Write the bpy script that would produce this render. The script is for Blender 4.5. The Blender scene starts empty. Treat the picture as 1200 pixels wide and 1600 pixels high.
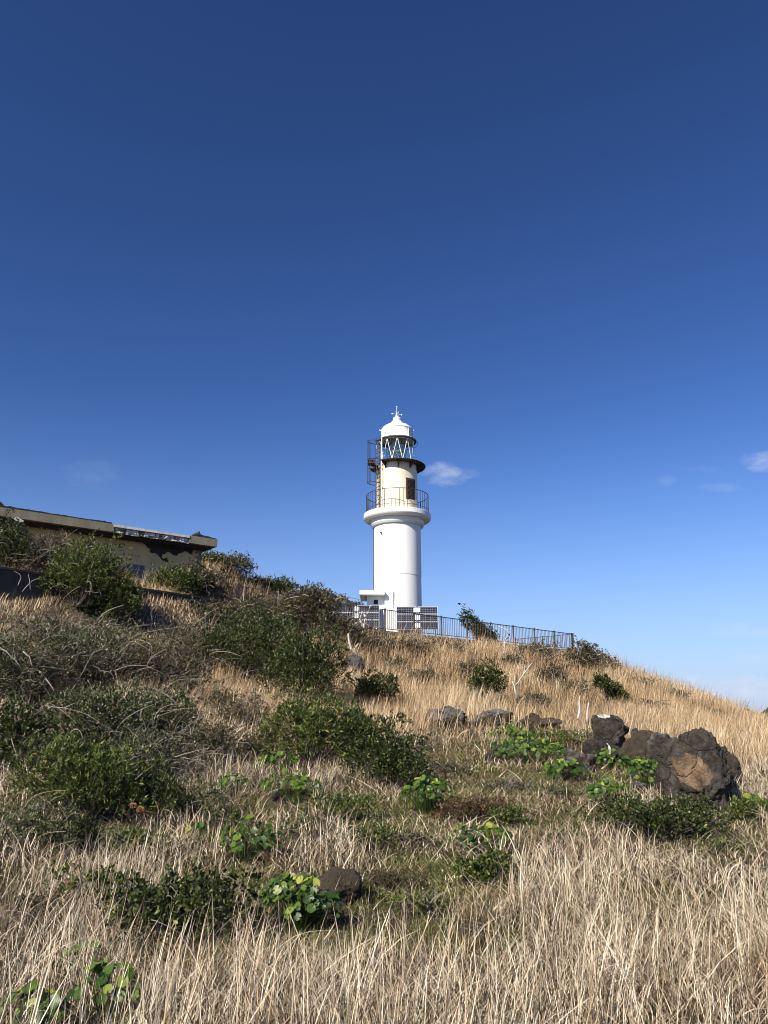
import bpy, math, random
import numpy as np
from mathutils import Vector, noise
sc = bpy.context.scene
R_ = math.radians
# ---------------------------------------------------------------- camera, sky, sun, exposure
F = 1203.0                      # focal length in photo pixels (photo 1200 x 1600)
PITCH = R_(15.1)
cam_d = bpy.data.cameras.new('camera'); cam = bpy.data.objects.new('camera', cam_d)
sc.collection.objects.link(cam); sc.camera = cam
cam_d.sensor_fit = 'VERTICAL'; cam_d.sensor_height = 36.0; cam_d.lens = F/1600*36
cam_d.clip_start = 0.05; cam_d.clip_end = 60000
cam.location = (0, 0, 0); cam.rotation_euler = (math.pi/2 + PITCH, 0, 0)
SUN_EL, SUN_AZ = R_(35), R_(36)          # sun behind the camera, to the left
sun_dir = Vector((-math.sin(SUN_AZ)*math.cos(SUN_EL), -math.cos(SUN_AZ)*math.cos(SUN_EL), math.sin(SUN_EL)))
sl = bpy.data.lights.new('sun', 'SUN'); so = bpy.data.objects.new('sun', sl); sc.collection.objects.link(so)
sl.energy = 5.0; sl.angle = R_(0.53); sl.color = (1.0, 0.925, 0.80)
so.rotation_euler = sun_dir.to_track_quat('Z', 'Y').to_euler(); so.location = (-30, -30, 40)
w = bpy.data.worlds.new('World'); sc.world = w; w.use_nodes = True
nt = w.node_tree; nt.nodes.clear()
sky = nt.nodes.new('ShaderNodeTexSky'); sky.sky_type = 'NISHITA'; sky.sun_disc = False
sky.sun_elevation = SUN_EL; sky.sun_rotation = math.pi + SUN_AZ
sky.altitude = 0; sky.air_density = 1.0; sky.dust_density = 0.3; sky.ozone_density = 3.0
def wn_(k): return nt.nodes.new('ShaderNode'+k)
def wmath(op, x, y=0.0, clamp=False):
    n = wn_('Math'); n.operation = op; n.use_clamp = clamp
    for i, v in ((0, x), (1, y)):
        if isinstance(v, bpy.types.NodeSocket): nt.links.new(v, n.inputs[i])
        else: n.inputs[i].default_value = v
    return n.outputs[0]
def wmix(fac, x, y, mode='MIX'):
    n = wn_('MixRGB'); n.blend_type = mode
    for i, v in ((0, fac), (1, x), (2, y)):
        if isinstance(v, bpy.types.NodeSocket): nt.links.new(v, n.inputs[i])
        elif i == 0: n.inputs[0].default_value = v
        else: n.inputs[i].default_value = (*v, 1)
    return n.outputs[0]
tcw = wn_('TexCoord'); sxyz = wn_('SeparateXYZ'); nt.links.new(tcw.outputs['Generated'], sxyz.inputs[0])
col = wmix(1.0, sky.outputs[0], (0.70, 0.86, 1.26), 'MULTIPLY')
# pale sea haze low over the horizon
low = wmath('POWER', wmath('SUBTRACT', 1.0, wmath('MULTIPLY', sxyz.outputs[2], 2.4, True), True), 2.2)
col = wmix(wmath('MULTIPLY', low, .95), col, (4.1, 5.15, 8.0))
# deepen towards the zenith (clear winter air)
col = wmix(1.0, col, (.105, .105, .105), 'MULTIPLY')
gm = wn_('Gamma'); gm.inputs['Gamma'].default_value = 1.4; nt.links.new(col, gm.inputs[0])
col = wmix(1.0, gm.outputs[0], (1.52/.105, 1.36/.105, 1.05/.105), 'MULTIPLY')
# thin clouds of the sky, fixed by direction
def wdir(px, py):
    a, b = (px-600)/F, (800-py)/F; v = Vector((a, math.cos(PITCH)-math.sin(PITCH)*b, math.sin(PITCH)+math.cos(PITCH)*b)); return v.normalized()
def wdot(v):
    n = wn_('VectorMath'); n.operation = 'DOT_PRODUCT'; nt.links.new(tcw.outputs['Generated'], n.inputs[0]); n.inputs[1].default_value = v; return n.outputs['Value']
cn = wn_('TexNoise'); cn.inputs['Scale'].default_value = 34; cn.inputs['Detail'].default_value = 9; cn.inputs['Roughness'].default_value = .6
cm = wn_('Mapping'); cm.inputs['Scale'].default_value = (1, 1, 2.2); nt.links.new(tcw.outputs['Generated'], cm.inputs[0]); nt.links.new(cm.outputs[0], cn.inputs['Vector'])
for px, py, rx, ry, dens in ((694, 742, 36, 24, 1.0), (722, 738, 34, 9, .3), (1190, 723, 30, 18, .95), (142, 742, 40, 26, .16), (1042, 750, 16, 9, .25), (1124, 763, 36, 8, .28), (1100, 733, 34, 6, .16), (1160, 985, 60, 13, .55), (1190, 1030, 44, 10, .45), (1075, 1064, 60, 11, 1.2), (1190, 1082, 110, 24, 1.6)):
    c0 = wdir(px, py); e1 = (wdir(px+20, py)-c0).normalized(); e2 = c0.cross(e1)
    A_ = wmath('MULTIPLY', wmath('SUBTRACT', wdot(e1), c0.dot(e1)), F/rx); B_ = wmath('MULTIPLY', wmath('SUBTRACT', wdot(e2), c0.dot(e2)), F/ry)
    r2 = wmath('ADD', wmath('MULTIPLY', A_, A_), wmath('MULTIPLY', B_, B_))
    f_ = wmath('SUBTRACT', wmath('ADD', 1.0, wmath('MULTIPLY', wmath('SUBTRACT', cn.outputs['Fac'], .53), 3.2)), r2)
    f_ = wmath('MULTIPLY', wmath('MULTIPLY', f_, .65, True), dens*.42)
    f_ = wmath('MULTIPLY', f_, wmath('GREATER_THAN', wdot(c0), .9))
    col = wmix(f_, col, (7.2, 7.6, 9.0) if py < 900 else (7.0, 7.2, 8.6))
bg = wn_('Background'); bg.inputs['Strength'].default_value = 0.071
wo = wn_('OutputWorld')
nt.links.new(col, bg.inputs[0]); nt.links.new(bg.outputs[0], wo.inputs[0])
sc.view_settings.view_transform = 'Standard'; sc.view_settings.look = 'None'
sc.view_settings.exposure = 0.62; sc.view_settings.gamma = 1.0
sc.render.engine = 'CYCLES'
sc.cycles.max_bounces = 6; sc.cycles.transparent_max_bounces = 8; sc.cycles.volume_bounces = 1
sc.cycles.filter_width = 1.0
random.seed(5); rng = np.random.default_rng(5)

# ---------------------------------------------------------------- geometry of the view: photo pixel -> point in the world
cp, sp = math.cos(PITCH), math.sin(PITCH)
def ray(px, py):
    a, b = (px-600)/F, (800-py)/F
    return np.array([a, cp - sp*b, sp + cp*b])
def at(px, py, Y):
    d = ray(px, py); return d*(Y/d[1])
def atz(px, py, z):
    d = ray(px, py); return d*(z/d[2])
def project(P):
    P = np.atleast_2d(P)
    dep = P[:, 1]*cp + P[:, 2]*sp; up = -P[:, 1]*sp + P[:, 2]*cp
    return 600 + F*P[:, 0]/dep, 800 - F*up/dep, dep
def depth(p): return p[1]*cp + p[2]*sp

# ---------------------------------------------------------------- materials
class M:
    def __init__(s, name, rough=0.6, col=(.5, .5, .5), spec=0.4, metal=0.0):
        s.m = bpy.data.materials.new(name); s.m.use_nodes = True; s.t = s.m.node_tree
        s.b = s.t.nodes['Principled BSDF']; s.out = s.t.nodes['Material Output']
        s.b.inputs['Roughness'].default_value = rough; s.b.inputs['Base Color'].default_value = (*col, 1)
        s.b.inputs['Specular IOR Level'].default_value = spec; s.b.inputs['Metallic'].default_value = metal
        s.tc = s.t.nodes.new('ShaderNodeTexCoord'); s.co = s.tc.outputs['Object']
    def n(s, kind, **kw):
        nd = s.t.nodes.new('ShaderNode'+kind)
        for k, v in kw.items():
            if k in nd.inputs.keys():
                if isinstance(v, bpy.types.NodeSocket): s.t.links.new(v, nd.inputs[k])
                else: nd.inputs[k].default_value = v
            else: setattr(nd, k, v)
        return nd
    def link(s, a, b): s.t.links.new(a, b)
    def noise(s, scale, detail=6, rough=.6, co=None, stretch=None):
        src = co or s.co
        if stretch:
            mp = s.n('Mapping'); mp.inputs['Scale'].default_value = stretch; s.link(src, mp.inputs[0]); src = mp.outputs[0]
        nd = s.n('TexNoise'); nd.inputs['Scale'].default_value = scale; nd.inputs['Detail'].default_value = detail
        nd.inputs['Roughness'].default_value = rough; s.link(src, nd.inputs['Vector']); return nd.outputs['Fac']
    def ramp(s, fac, stops):
        nd = s.n('ValToRGB'); s.link(fac, nd.inputs[0]); cr = nd.color_ramp
        while len(cr.elements) < len(stops): cr.elements.new(.5)
        for e, (p, c) in zip(cr.elements, stops):
            e.position = p; e.color = (*c, 1) if len(c) == 3 else c
        return nd.outputs[0]
    def mix(s, fac, a, b, mode='MIX'):
        nd = s.n('MixRGB'); nd.blend_type = mode
        for i, v in ((0, fac), (1, a), (2, b)):
            if isinstance(v, bpy.types.NodeSocket): s.link(v, nd.inputs[i])
            elif i == 0: nd.inputs[0].default_value = v
            else: nd.inputs[i].default_value = (*v, 1)
        return nd.outputs[0]
    def math(s, op, a, b=0.0):
        nd = s.n('Math'); nd.operation = op
        for i, v in ((0, a), (1, b)):
            if isinstance(v, bpy.types.NodeSocket): s.link(v, nd.inputs[i])
            else: nd.inputs[i].default_value = v
        return nd.outputs[0]
    def color(s, sock): s.link(sock, s.b.inputs['Base Color']); return s
    def bump(s, h, strength=.4, dist=.02):
        nd = s.n('Bump'); nd.inputs['Strength'].default_value = strength; nd.inputs['Distance'].default_value = dist
        s.link(h, nd.inputs['Height']); s.link(nd.outputs[0], s.b.inputs['Normal']); return s
def V3(*c): return c

m_white = M('white_paint', .55, (.8, .8, .78))
n1 = m_white.noise(1.1, 5, .7, stretch=(1.6, 1.6, .25)); n2 = m_white.noise(14, 4, .6)
m_white.color(m_white.mix(m_white.ramp(n1, [(.35, (0, 0, 0)), (.75, (.35, .35, .35))]), (.78, .78, .76), (.64, .64, .61)))
m_white.bump(n2, .15, .01)
m_cream = M('weathered_cream_paint', .6)
n1 = m_cream.noise(.8, 6, .7, stretch=(1.5, 1.5, .35)); n2 = m_cream.noise(3.5, 8, .75, stretch=(1, 1, .5))
c = m_cream.mix(m_cream.ramp(n1, [(.40, (0, 0, 0)), (.64, (1, 1, 1))]), (.78, .74, .62), (.66, .53, .31))
m_cream.color(m_cream.mix(m_cream.ramp(n2, [(.66, (0, 0, 0)), (.75, (1, 1, 1))]), c, (.34, .22, .09)))
m_metalwhite = M('white_enamel', .4, (.78, .8, .8))
n1 = m_metalwhite.noise(9, 5, .7)
m_metalwhite.color(m_metalwhite.mix(m_metalwhite.ramp(n1, [(.62, (0, 0, 0)), (.72, (1, 1, 1))]), (.8, .82, .82), (.45, .33, .22)))
m_rust = M('rusty_brown_iron', .75)
n1 = m_rust.noise(6, 6, .7)
m_rust.color(m_rust.ramp(n1, [(.3, (.018, .012, .010)), (.55, (.045, .026, .018)), (.75, (.12, .06, .035))])).bump(n1, .4, .01)
m_rustlight = M('weathered_brown_rail', .65)
n1 = m_rustlight.noise(5, 6, .7)
m_rustlight.color(m_rustlight.ramp(n1, [(.3, (.05, .035, .03)), (.6, (.10, .075, .062)), (.8, (.2, .15, .12))]))
m_wood = M('brown_louvre_wood', .7)
n1 = m_wood.noise(5, 6, .6, stretch=(8, 8, 1))
m_wood.color(m_wood.ramp(n1, [(.3, (.035, .022, .014)), (.7, (.09, .055, .035))]))
m_glass = M('lantern_glass', .0, (.86, .94, .96), .5)
m_glass.b.inputs['Transmission Weight'].default_value = 1.0; m_glass.b.inputs['IOR'].default_value = 1.06
m_lens = M('lens_glass', .08, (.45, .55, .56), .8); m_lens.b.inputs['Metallic'].default_value = .5
wv = m_lens.n('TexWave'); wv.inputs['Scale'].default_value = 9; wv.bands_direction = 'Z'; m_lens.link(m_lens.co, wv.inputs[0])
m_lens.color(m_lens.ramp(wv.outputs['Fac'], [(.2, (.25, .38, .42)), (.8, (.75, .86, .88))])).bump(wv.outputs['Fac'], .6, .03)
m_concrete = M('old_concrete', .9)
n1 = m_concrete.noise(1.2, 8, .7, stretch=(1, 1, .5)); n2 = m_concrete.noise(18, 6, .7)
m_concrete.color(m_concrete.mix(.35, m_concrete.ramp(n1, [(.3, (.10, .085, .06)), (.6, (.26, .225, .155)), (.8, (.38, .345, .26))]), m_concrete.ramp(n2, [(.3, (.08, .07, .05)), (.7, (.32, .28, .2))]))).bump(n2, .6, .02)
m_darkconc = M('dark_stained_concrete', .92)
n1 = m_darkconc.noise(1.0, 8, .7, stretch=(1, 1, .4)); n2 = m_darkconc.noise(14, 6, .7)
m_darkconc.color(m_darkconc.mix(.3, m_darkconc.ramp(n1, [(.3, (.028, .027, .026)), (.65, (.06, .057, .052)), (.85, (.12, .11, .09))]), m_darkconc.ramp(n2, [(.3, (.03, .03, .03)), (.7, (.1, .095, .08))]))).bump(n2, .6, .02)
m_stucco = M('yellowed_stucco', .95)
n1 = m_stucco.noise(.9, 7, .65, stretch=(1, 1, .45)); n2 = m_stucco.noise(25, 5, .7)
m_stucco.color(m_stucco.mix(m_stucco.ramp(n1, [(.4, (0, 0, 0)), (.75, (1, 1, 1))]), (.66, .47, .22), (.44, .33, .18))).bump(n2, .5, .02)
m_spall = M('spalled_concrete', .95)
n1 = m_spall.noise(3.2, 8, .75, stretch=(1.0, 1, .5)); n2 = m_spall.noise(12, 6, .7)
m_spall.color(m_spall.ramp(n1, [(.38, (.02, .018, .016)), (.47, (.12, .10, .08)), (.51, (.52, .50, .46)), (.8, (.7, .68, .64))])).bump(n2, 1, .05)
m_hole = M('dark_masonry', .95)
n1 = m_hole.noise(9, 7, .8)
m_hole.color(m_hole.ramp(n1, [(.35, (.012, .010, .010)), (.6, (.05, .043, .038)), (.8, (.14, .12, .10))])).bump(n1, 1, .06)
m_tar = M('black_roof_felt', .9)
n1 = m_tar.noise(8, 6, .7); m_tar.color(m_tar.ramp(n1, [(.3, (.01, .01, .011)), (.7, (.035, .033, .035))])).bump(n1, .8, .04)
m_pane = M('dark_window_glass', .12, (.02, .025, .03), .6)
m_blackhole = M('dark_vent', .8, (.012, .012, .012))
m_pv = M('solar_cells', .3, (.01, .012, .02), .25)
br = m_pv.n('TexBrick'); br.offset = 0; br.squash = 1
mpn = m_pv.n('Mapping'); m_pv.link(m_pv.co, mpn.inputs[0]); mpn.inputs['Rotation'].default_value = (math.pi/2, 0, 0)
m_pv.link(mpn.outputs[0], br.inputs['Vector']); br.inputs['Scale'].default_value = 1
br.inputs['Brick Width'].default_value = .135; br.inputs['Row Height'].default_value = .125; br.inputs['Mortar Size'].default_value = .008
br.inputs['Color1'].default_value = (.014, .017, .032, 1); br.inputs['Color2'].default_value = (.022, .024, .04, 1); br.inputs['Mortar'].default_value = (.16, .17, .19, 1)
m_pv.color(br.outputs[0])
m_alu = M('aluminium_frame', .4, (.6, .62, .64), .5, .4)
m_galv = M('galvanised_post', .6, (.36, .35, .32))

# ---------------------------------------------------------------- mesh helpers
def finish(name, me, mats, parent=None, loc=None, smooth=False):
    for mm in (mats if isinstance(mats, (list, tuple)) else [mats]): me.materials.append(mm.m if isinstance(mm, M) else mm)
    if smooth: me.polygons.foreach_set('use_smooth', np.ones(len(me.polygons), dtype=bool))
    o = bpy.data.objects.new(name, me); sc.collection.objects.link(o)
    if parent: o.parent = parent
    if loc is not None: o.location = loc
    return o
def tag(o, label, cat=None, group=None, kind=None):
    if label: o['label'] = label
    if cat: o['category'] = cat
    if group: o['group'] = group
    if kind: o['kind'] = kind
    return o
def empty(name, loc, rz, label, cat, group=None):
    o = bpy.data.objects.new(name, None); sc.collection.objects.link(o); o.empty_display_size = .3
    o.location = loc; o.rotation_euler = (0, 0, rz); return tag(o, label, cat, group)
class MB:                              # collects shapes into ONE mesh
    def __init__(s): s.v, s.f, s.mi, s.mat = [], [], [], 0
    def add(s, vs, fs):
        k = len(s.v); s.v += [tuple(map(float, v)) for v in vs]; s.f += [tuple(i+k for i in f) for f in fs]; s.mi += [s.mat]*len(fs)
    def box(s, x0, x1, y0, y1, z0, z1):
        s.add([(x, y, z) for z in (z0, z1) for y in (y0, y1) for x in (x0, x1)],
              [(0, 2, 3, 1), (4, 5, 7, 6), (0, 1, 5, 4), (2, 6, 7, 3), (0, 4, 6, 2), (1, 3, 7, 5)])
    def tube(s, pts, r, k=6, r2=None):
        pts = [Vector(p) for p in pts]; n = len(pts); vs = []
        for i, p in enumerate(pts):
            d = (pts[min(i+1, n-1)] - pts[max(i-1, 0)]).normalized()
            a = d.cross(Vector((0, 0, 1)) if abs(d.z) < .9 else Vector((1, 0, 0))).normalized(); b = d.cross(a)
            rr = r if r2 is None else r + (r2-r)*i/(n-1)
            vs += [p + (a*math.cos(t) + b*math.sin(t))*rr for t in (2*math.pi*j/k for j in range(k))]
        fs = [(i*k+j, i*k+(j+1) % k, (i+1)*k+(j+1) % k, (i+1)*k+j) for i in range(n-1) for j in range(k)]
        fs += [tuple(range(k))[::-1], tuple((n-1)*k+j for j in range(k))]
        s.add(vs, fs)
    def ring(s, R, z, r, a0=0, a1=2*math.pi, n=64, k=6):      # horizontal hoop, angle 0 = towards the camera
        full = abs(a1-a0) > 6.28
        s.tube([(R*math.sin(a0+(a1-a0)*i/n), -R*math.cos(a0+(a1-a0)*i/n), z) for i in range(n+1)], r, k)
    def lathe(s, prof, n=72, sharp=False, cap=True):
        segs = [[prof[i], prof[i+1]] for i in range(len(prof)-1)] if sharp else [prof]
        for sg in segs:
            vs = [(r*math.cos(2*math.pi*j/n), r*math.sin(2*math.pi*j/n), z) for r, z in sg for j in range(n)]
            s.add(vs, [(i*n+j, i*n+(j+1) % n, (i+1)*n+(j+1) % n, (i+1)*n+j) for i in range(len(sg)-1) for j in range(n)])
    def build(s, name, mats, parent=None, loc=None, smooth=False):
        me = bpy.data.meshes.new(name); me.from_pydata(s.v, [], s.f); me.polygons.foreach_set('material_index', s.mi); me.update()
        return finish(name, me, mats, parent, loc, smooth)
def npmesh(name, V, faces, tint=None, mi=None):
    """faces: list of int arrays (n,k)."""
    me = bpy.data.meshes.new(name); V = np.ascontiguousarray(V, dtype=np.float32)
    me.vertices.add(len(V)); me.vertices.foreach_set('co', V.ravel())
    cnt = np.concatenate([np.full(len(f), f.shape[1], dtype=np.int32) for f in faces]); loops = np.concatenate([f.ravel() for f in faces]).astype(np.int32)
    me.loops.add(len(loops)); me.loops.foreach_set('vertex_index', loops)
    me.polygons.add(len(cnt)); me.polygons.foreach_set('loop_start', np.concatenate([[0], np.cumsum(cnt)[:-1]]).astype(np.int32))
    if mi is not None: me.polygons.foreach_set('material_index', mi.astype(np.int32))
    if tint is not None:
        a = me.attributes.new('tint', 'FLOAT', 'POINT'); a.data.foreach_set('value', np.ascontiguousarray(tint, dtype=np.float32))
    me.update(calc_edges=True); return me
# ---------------------------------------------------------------- terrain
zR = at(895, 990, 50)[2]                 # top rail of the metal fence (level)
ZT = zR - 1.2                            # terrace level
fB = atz(895, 990, zR); fA = atz(500, 938.5, zR)        # right end and left end of the front fence
u = (fB-fA)[:2]; u /= np.linalg.norm(u); nb = np.array([-u[1], u[0]])    # along the compound; nb = away from the camera
zW = at(350, 938, 34)[2]                 # top of the dark retaining wall
wR, wL = atz(372, 941, zW), atz(-120, 867, zW)
zE = at(340, 843, 40)[2]                 # top of the roof slab
eR, eL = atz(340, 843, zE), atz(-60, 783, zE)
C = []                                   # control points (x, y, z)
for x in (-6, -3, 0, 3, 6):
    for y, z in ((-12, -2.4), (-4, -1.75), (0, -1.5), (3, -1.48)): C.append((x, y, z - .02*x))
def cpx(px, py, Y): C.append(tuple(at(px, py, Y)))
for px, rows in {
    -150: [(6, 1510), (12, 1215), (18, 1075), (25, 985), (26, 935)],
    0:   [(6, 1510), (12, 1225), (18, 1090), (24, 1000), (26.5, 962)],
    180: [(6, 1520), (12, 1240), (20, 1088), (28, 985)],
    340: [(6, 1530), (12, 1250), (20, 1120), (30, 1010), (33.5, 980)],
    480: [(6, 1535), (12, 1258), (20, 1135), (30, 1040), (36, 988)],
    620: [(6, 1540), (12, 1262), (20, 1150), (30, 1062), (38, 1005)],
    760: [(6, 1540), (12, 1262), (20, 1152), (30, 1078), (41, 1020)],
    900: [(6, 1540), (13, 1245), (20, 1158), (30, 1092), (42, 1046), (48.5, 1031)],
    1040: [(6, 1540), (13, 1250), (20, 1165), (30, 1113), (40, 1084), (46, 1077)],
    1200: [(6, 1540), (13, 1250), (20, 1180), (30, 1150), (37, 1142), (42, 1143)],
    1350: [(6, 1540), (13, 1260), (20, 1200), (30, 1180), (40, 1178)]}.items():
    for Y, py in rows: cpx(px, py, Y)
for t in np.linspace(-.1, 1, 7):         # below the terrace
    p = fA[:2] + (fB-fA)[:2]*t
    C.append((*(p + nb*2.5), ZT-.7)); C.append((*(p + nb*6.5), ZT-.9)); C.append((*(p+nb*10), ZT-2.0 if t > .5 else ZT-.6))
for t in np.linspace(0, 1, 6):           # shelf behind the retaining wall, rising to the house
    p = (wL + (wR-wL)*t)[:2]
    C.append((*(p + nb*.4), zW-.12)); C.append((*(p + nb*3.0), zW+.25)); C.append((*(p + nb*6), zW+1.0))
for px, py, Y in ((395, 903, 43), (440, 914, 43), (500, 925, 43.5), (545, 948, 44), (350, 898, 45), (470, 920, 48), (250, 905, 46)): cpx(px, py, Y)
cpx(560, 985, 46.0)
for p in ((-40, 20, 1), (-40, 45, 7), (-20, 60, 7), (10, 62, -1), (30, 60, -5), (35, 30, -4), (35, 8, -3.5), (20, 0, -2.2), (-25, 0, -1.0), (-30, -12, -1.5), (-10, 60, 5), (-4, 52, 4.6), (25, 45, -1.5)): C.append(p)
C = np.array(C)
def tps(r2): return np.where(r2 > 1e-9, r2*np.log(np.maximum(r2, 1e-9)), 0)
X = C[:, :2]; nC = len(C)
K = tps(((X[:, None]-X[None])**2).sum(-1)) + np.eye(nC)*3.0
Pm = np.c_[np.ones(nC), X]; A = np.block([[K, Pm], [Pm.T, np.zeros((3, 3))]])
sol = np.linalg.solve(A, np.r_[C[:, 2], 0, 0, 0]); wt, wa = sol[:nC], sol[nC:]
def tps_eval(x, y):
    out = np.empty(x.shape); xf, yf, of = x.ravel(), y.ravel(), np.empty(x.size)
    for s in range(0, x.size, 20000):
        xs, ys = xf[s:s+20000], yf[s:s+20000]
        of[s:s+20000] = tps((xs[:, None]-X[None, :, 0])**2 + (ys[:, None]-X[None, :, 1])**2) @ wt + wa[0] + wa[1]*xs + wa[2]*ys
    return of.reshape(x.shape)
def lattice(x, y, seed):                  # cheap value noise
    r = np.random.default_rng(seed).random((64, 64)); xi, yi = np.floor(x).astype(int), np.floor(y).astype(int)
    fx, fy = x-xi, y-yi; fx = fx*fx*(3-2*fx); fy = fy*fy*(3-2*fy)
    g = lambda i, j: r[(xi+i) % 64, (yi+j) % 64]
    return (g(0, 0)*(1-fx)+g(1, 0)*fx)*(1-fy) + (g(0, 1)*(1-fx)+g(1, 1)*fx)*fy
def fbm(x, y, sc_, seed, oct=4):
    v = 0; a = .5
    for i in range(oct): v = v + a*(lattice(x/sc_*2**i+17*i, y/sc_*2**i+9*i, seed+i)-.5); a *= .5
    return v
gx = np.concatenate([np.linspace(-110, -26, 30)[:-1], np.linspace(-26, 26, 348)[:-1], np.linspace(26, 110, 30)])
gy = np.concatenate([np.linspace(-70, -6, 24)[:-1], np.linspace(-6, 56, 414)[:-1], np.linspace(56, 150, 32)])
GX, GY = np.meshgrid(gx, gy)
d_ = np.sqrt((GX/48)**2 + ((GY-24)/46)**2); wgt = np.clip((1.75-d_)/.75, 0, 1); wgt = wgt*wgt*(3-2*wgt)
cx_ = np.clip(GX, -42, 38); cy_ = np.clip(GY, -14, 64)
GZ = tps_eval(cx_, cy_)*wgt - 32*(1-wgt)
damp = np.clip((np.hypot(GX, GY)-2)/6, .25, 1)
GZ += damp*(fbm(GX, GY, 3.2, 3)*.34 + fbm(GX, GY, .7, 11, 3)*.10)
ny, nx = GX.shape
idx = np.arange(ny*nx).reshape(ny, nx)
quads = np.stack([idx[:-1, :-1], idx[:-1, 1:], idx[1:, 1:], idx[1:, :-1]], -1).reshape(-1, 4)
def H(x, y):
    x = np.asarray(x, float); y = np.asarray(y, float)
    i = np.clip(np.searchsorted(gx, x)-1, 0, nx-2); j = np.clip(np.searchsorted(gy, y)-1, 0, ny-2)
    fx = np.clip((x-gx[i])/(gx[i+1]-gx[i]), 0, 1); fy = np.clip((y-gy[j])/(gy[j+1]-gy[j]), 0, 1)
    return (GZ[j, i]*(1-fx)+GZ[j, i+1]*fx)*(1-fy) + (GZ[j+1, i]*(1-fx)+GZ[j+1, i+1]*fx)*fy
def hit(px, py):                         # where the view ray meets the ground
    d = ray(px, py); t = np.linspace(1.2, 75, 6000); P = d[None]*t[:, None]/d[1]
    k = np.nonzero(P[:, 2] < H(P[:, 0], P[:, 1]))[0]
    return P[k[0]] if len(k) else None
m_soil = M('soil_and_straw_litter', .95)
n1 = m_soil.noise(1.2, 8, .7); n2 = m_soil.noise(22, 6, .75); n3 = m_soil.noise(60, 4, .7, stretch=(1, .35, 1))
cc = m_soil.mix(m_soil.ramp(n2, [(.4, (0, 0, 0)), (.65, (1, 1, 1))]), m_soil.ramp(n1, [(.3, (.022, .016, .010)), (.7, (.05, .037, .022))]), (.10, .072, .042))
m_soil.color(m_soil.mix(m_soil.ramp(n3, [(.5, (0, 0, 0)), (.62, (.7, .7, .7))]), cc, (.16, .12, .075))).bump(n2, .9, .06)
ground = finish('ground', npmesh('ground', np.stack([GX, GY, GZ], -1).reshape(-1, 3), [quads]), m_soil, smooth=True)
tag(ground, 'brown soil hillside rising to the lighthouse', None, None, 'structure')
m_sea = M('sea_water', .12, (.012, .045, .08), .5)
n1 = m_sea.noise(.06, 8, .7); m_sea.bump(n1, .5, 1.0)
mb = MB(); mb.add([(26000*math.cos(a), 26000*math.sin(a), 0) for a in np.linspace(0, 2*math.pi, 97)[:-1]], [tuple(range(96))])
tag(mb.build('sea', m_sea, loc=(0, 0, -27)), 'dark blue sea around the hill', None, None, 'structure')
# ---------------------------------------------------------------- terrace (concrete plinth of the compound)
ang = math.atan2(u[1], u[0])
def loc2(o, sx, sy): return o[:2] + u*sx + nb*sy
Lf = float(np.linalg.norm((fB-fA)[:2]))
terrace = empty('concrete_terrace', (*fA[:2], ZT), ang, 'dark stained concrete terrace below the brown metal fence and lighthouse', 'terrace')
mb = MB()
poly = [(-6.0, -.12), (Lf+.12, -.12), (Lf+.12, 4.7), (Lf-6, 4.7), (Lf-6, 8.5), (-6.0, 8.5)]
n_ = len(poly)
mb.add([(x, y, 0) for x, y in poly] + [(x, y, -1.6) for x, y in poly], [tuple(range(n_))] + [(i, n_+i, n_+(i+1) % n_, (i+1) % n_) for i in range(n_)])
mb.build('retaining_face', m_darkconc, terrace)
mb = MB(); mb.box(-6.03, Lf+.16, -.16, .06, .0, .10); mb.build('kerb', m_concrete, terrace)

# ---------------------------------------------------------------- metal fence on the terrace edge
def bars_panel(mb, x0, x1, y, zb, zt, step, r, axis=0):
    n = max(1, round((x1-x0)/step))
    for i in range(1, n):
        x = x0 + (x1-x0)*i/n
        if axis == 0: mb.box(x-r, x+r, y-r, y+r, zb, zt)
        else: mb.box(y-r, y+r, x-r, x+r, zb, zt)
def make_fence(name, label, loc, rz, length, post_s, htop=1.1, mat=m_rustlight):
    root = empty(name, loc, rz, label, 'fence')
    n = max(1, round(length/post_s))
    for i in range(n+1):
        x = length*i/n; p = MB(); p.box(x-.032, x+.032, -.032, .032, 0, htop+.02); p.box(x-.07, x+.07, -.07, .07, 0, .02); p.box(x-.04, x+.04, -.04, .04, htop+.02, htop+.035)
        p.build('post', mat, root)
    for i in range(n):
        x0, x1 = length*i/n+.034, length*(i+1)/n-.034; p = MB()
        p.box(x0, x1, -.022, .022, htop-.05, htop-.01); p.box(x0, x1, -.018, .018, .10, .135)
        bars_panel(p, x0, x1, 0, .135, htop-.05, .14, .009)
        p.build('railing_panel', mat, root)
    return root
LB, LZ = 4.6, ZT+.10
make_fence('metal_fence', 'long brown metal railing running from the solar panels right to the end of the terrace', (*fA[:2], LZ), ang, Lf, 2.05)
pB = loc2(fB, 0, .09)
make_fence('metal_fence', 'short brown return railing at the terrace end, seen through the long railing', (*loc2(fB, 0, .10), LZ), ang+math.pi/2, LB-.1, 2.2)
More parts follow.
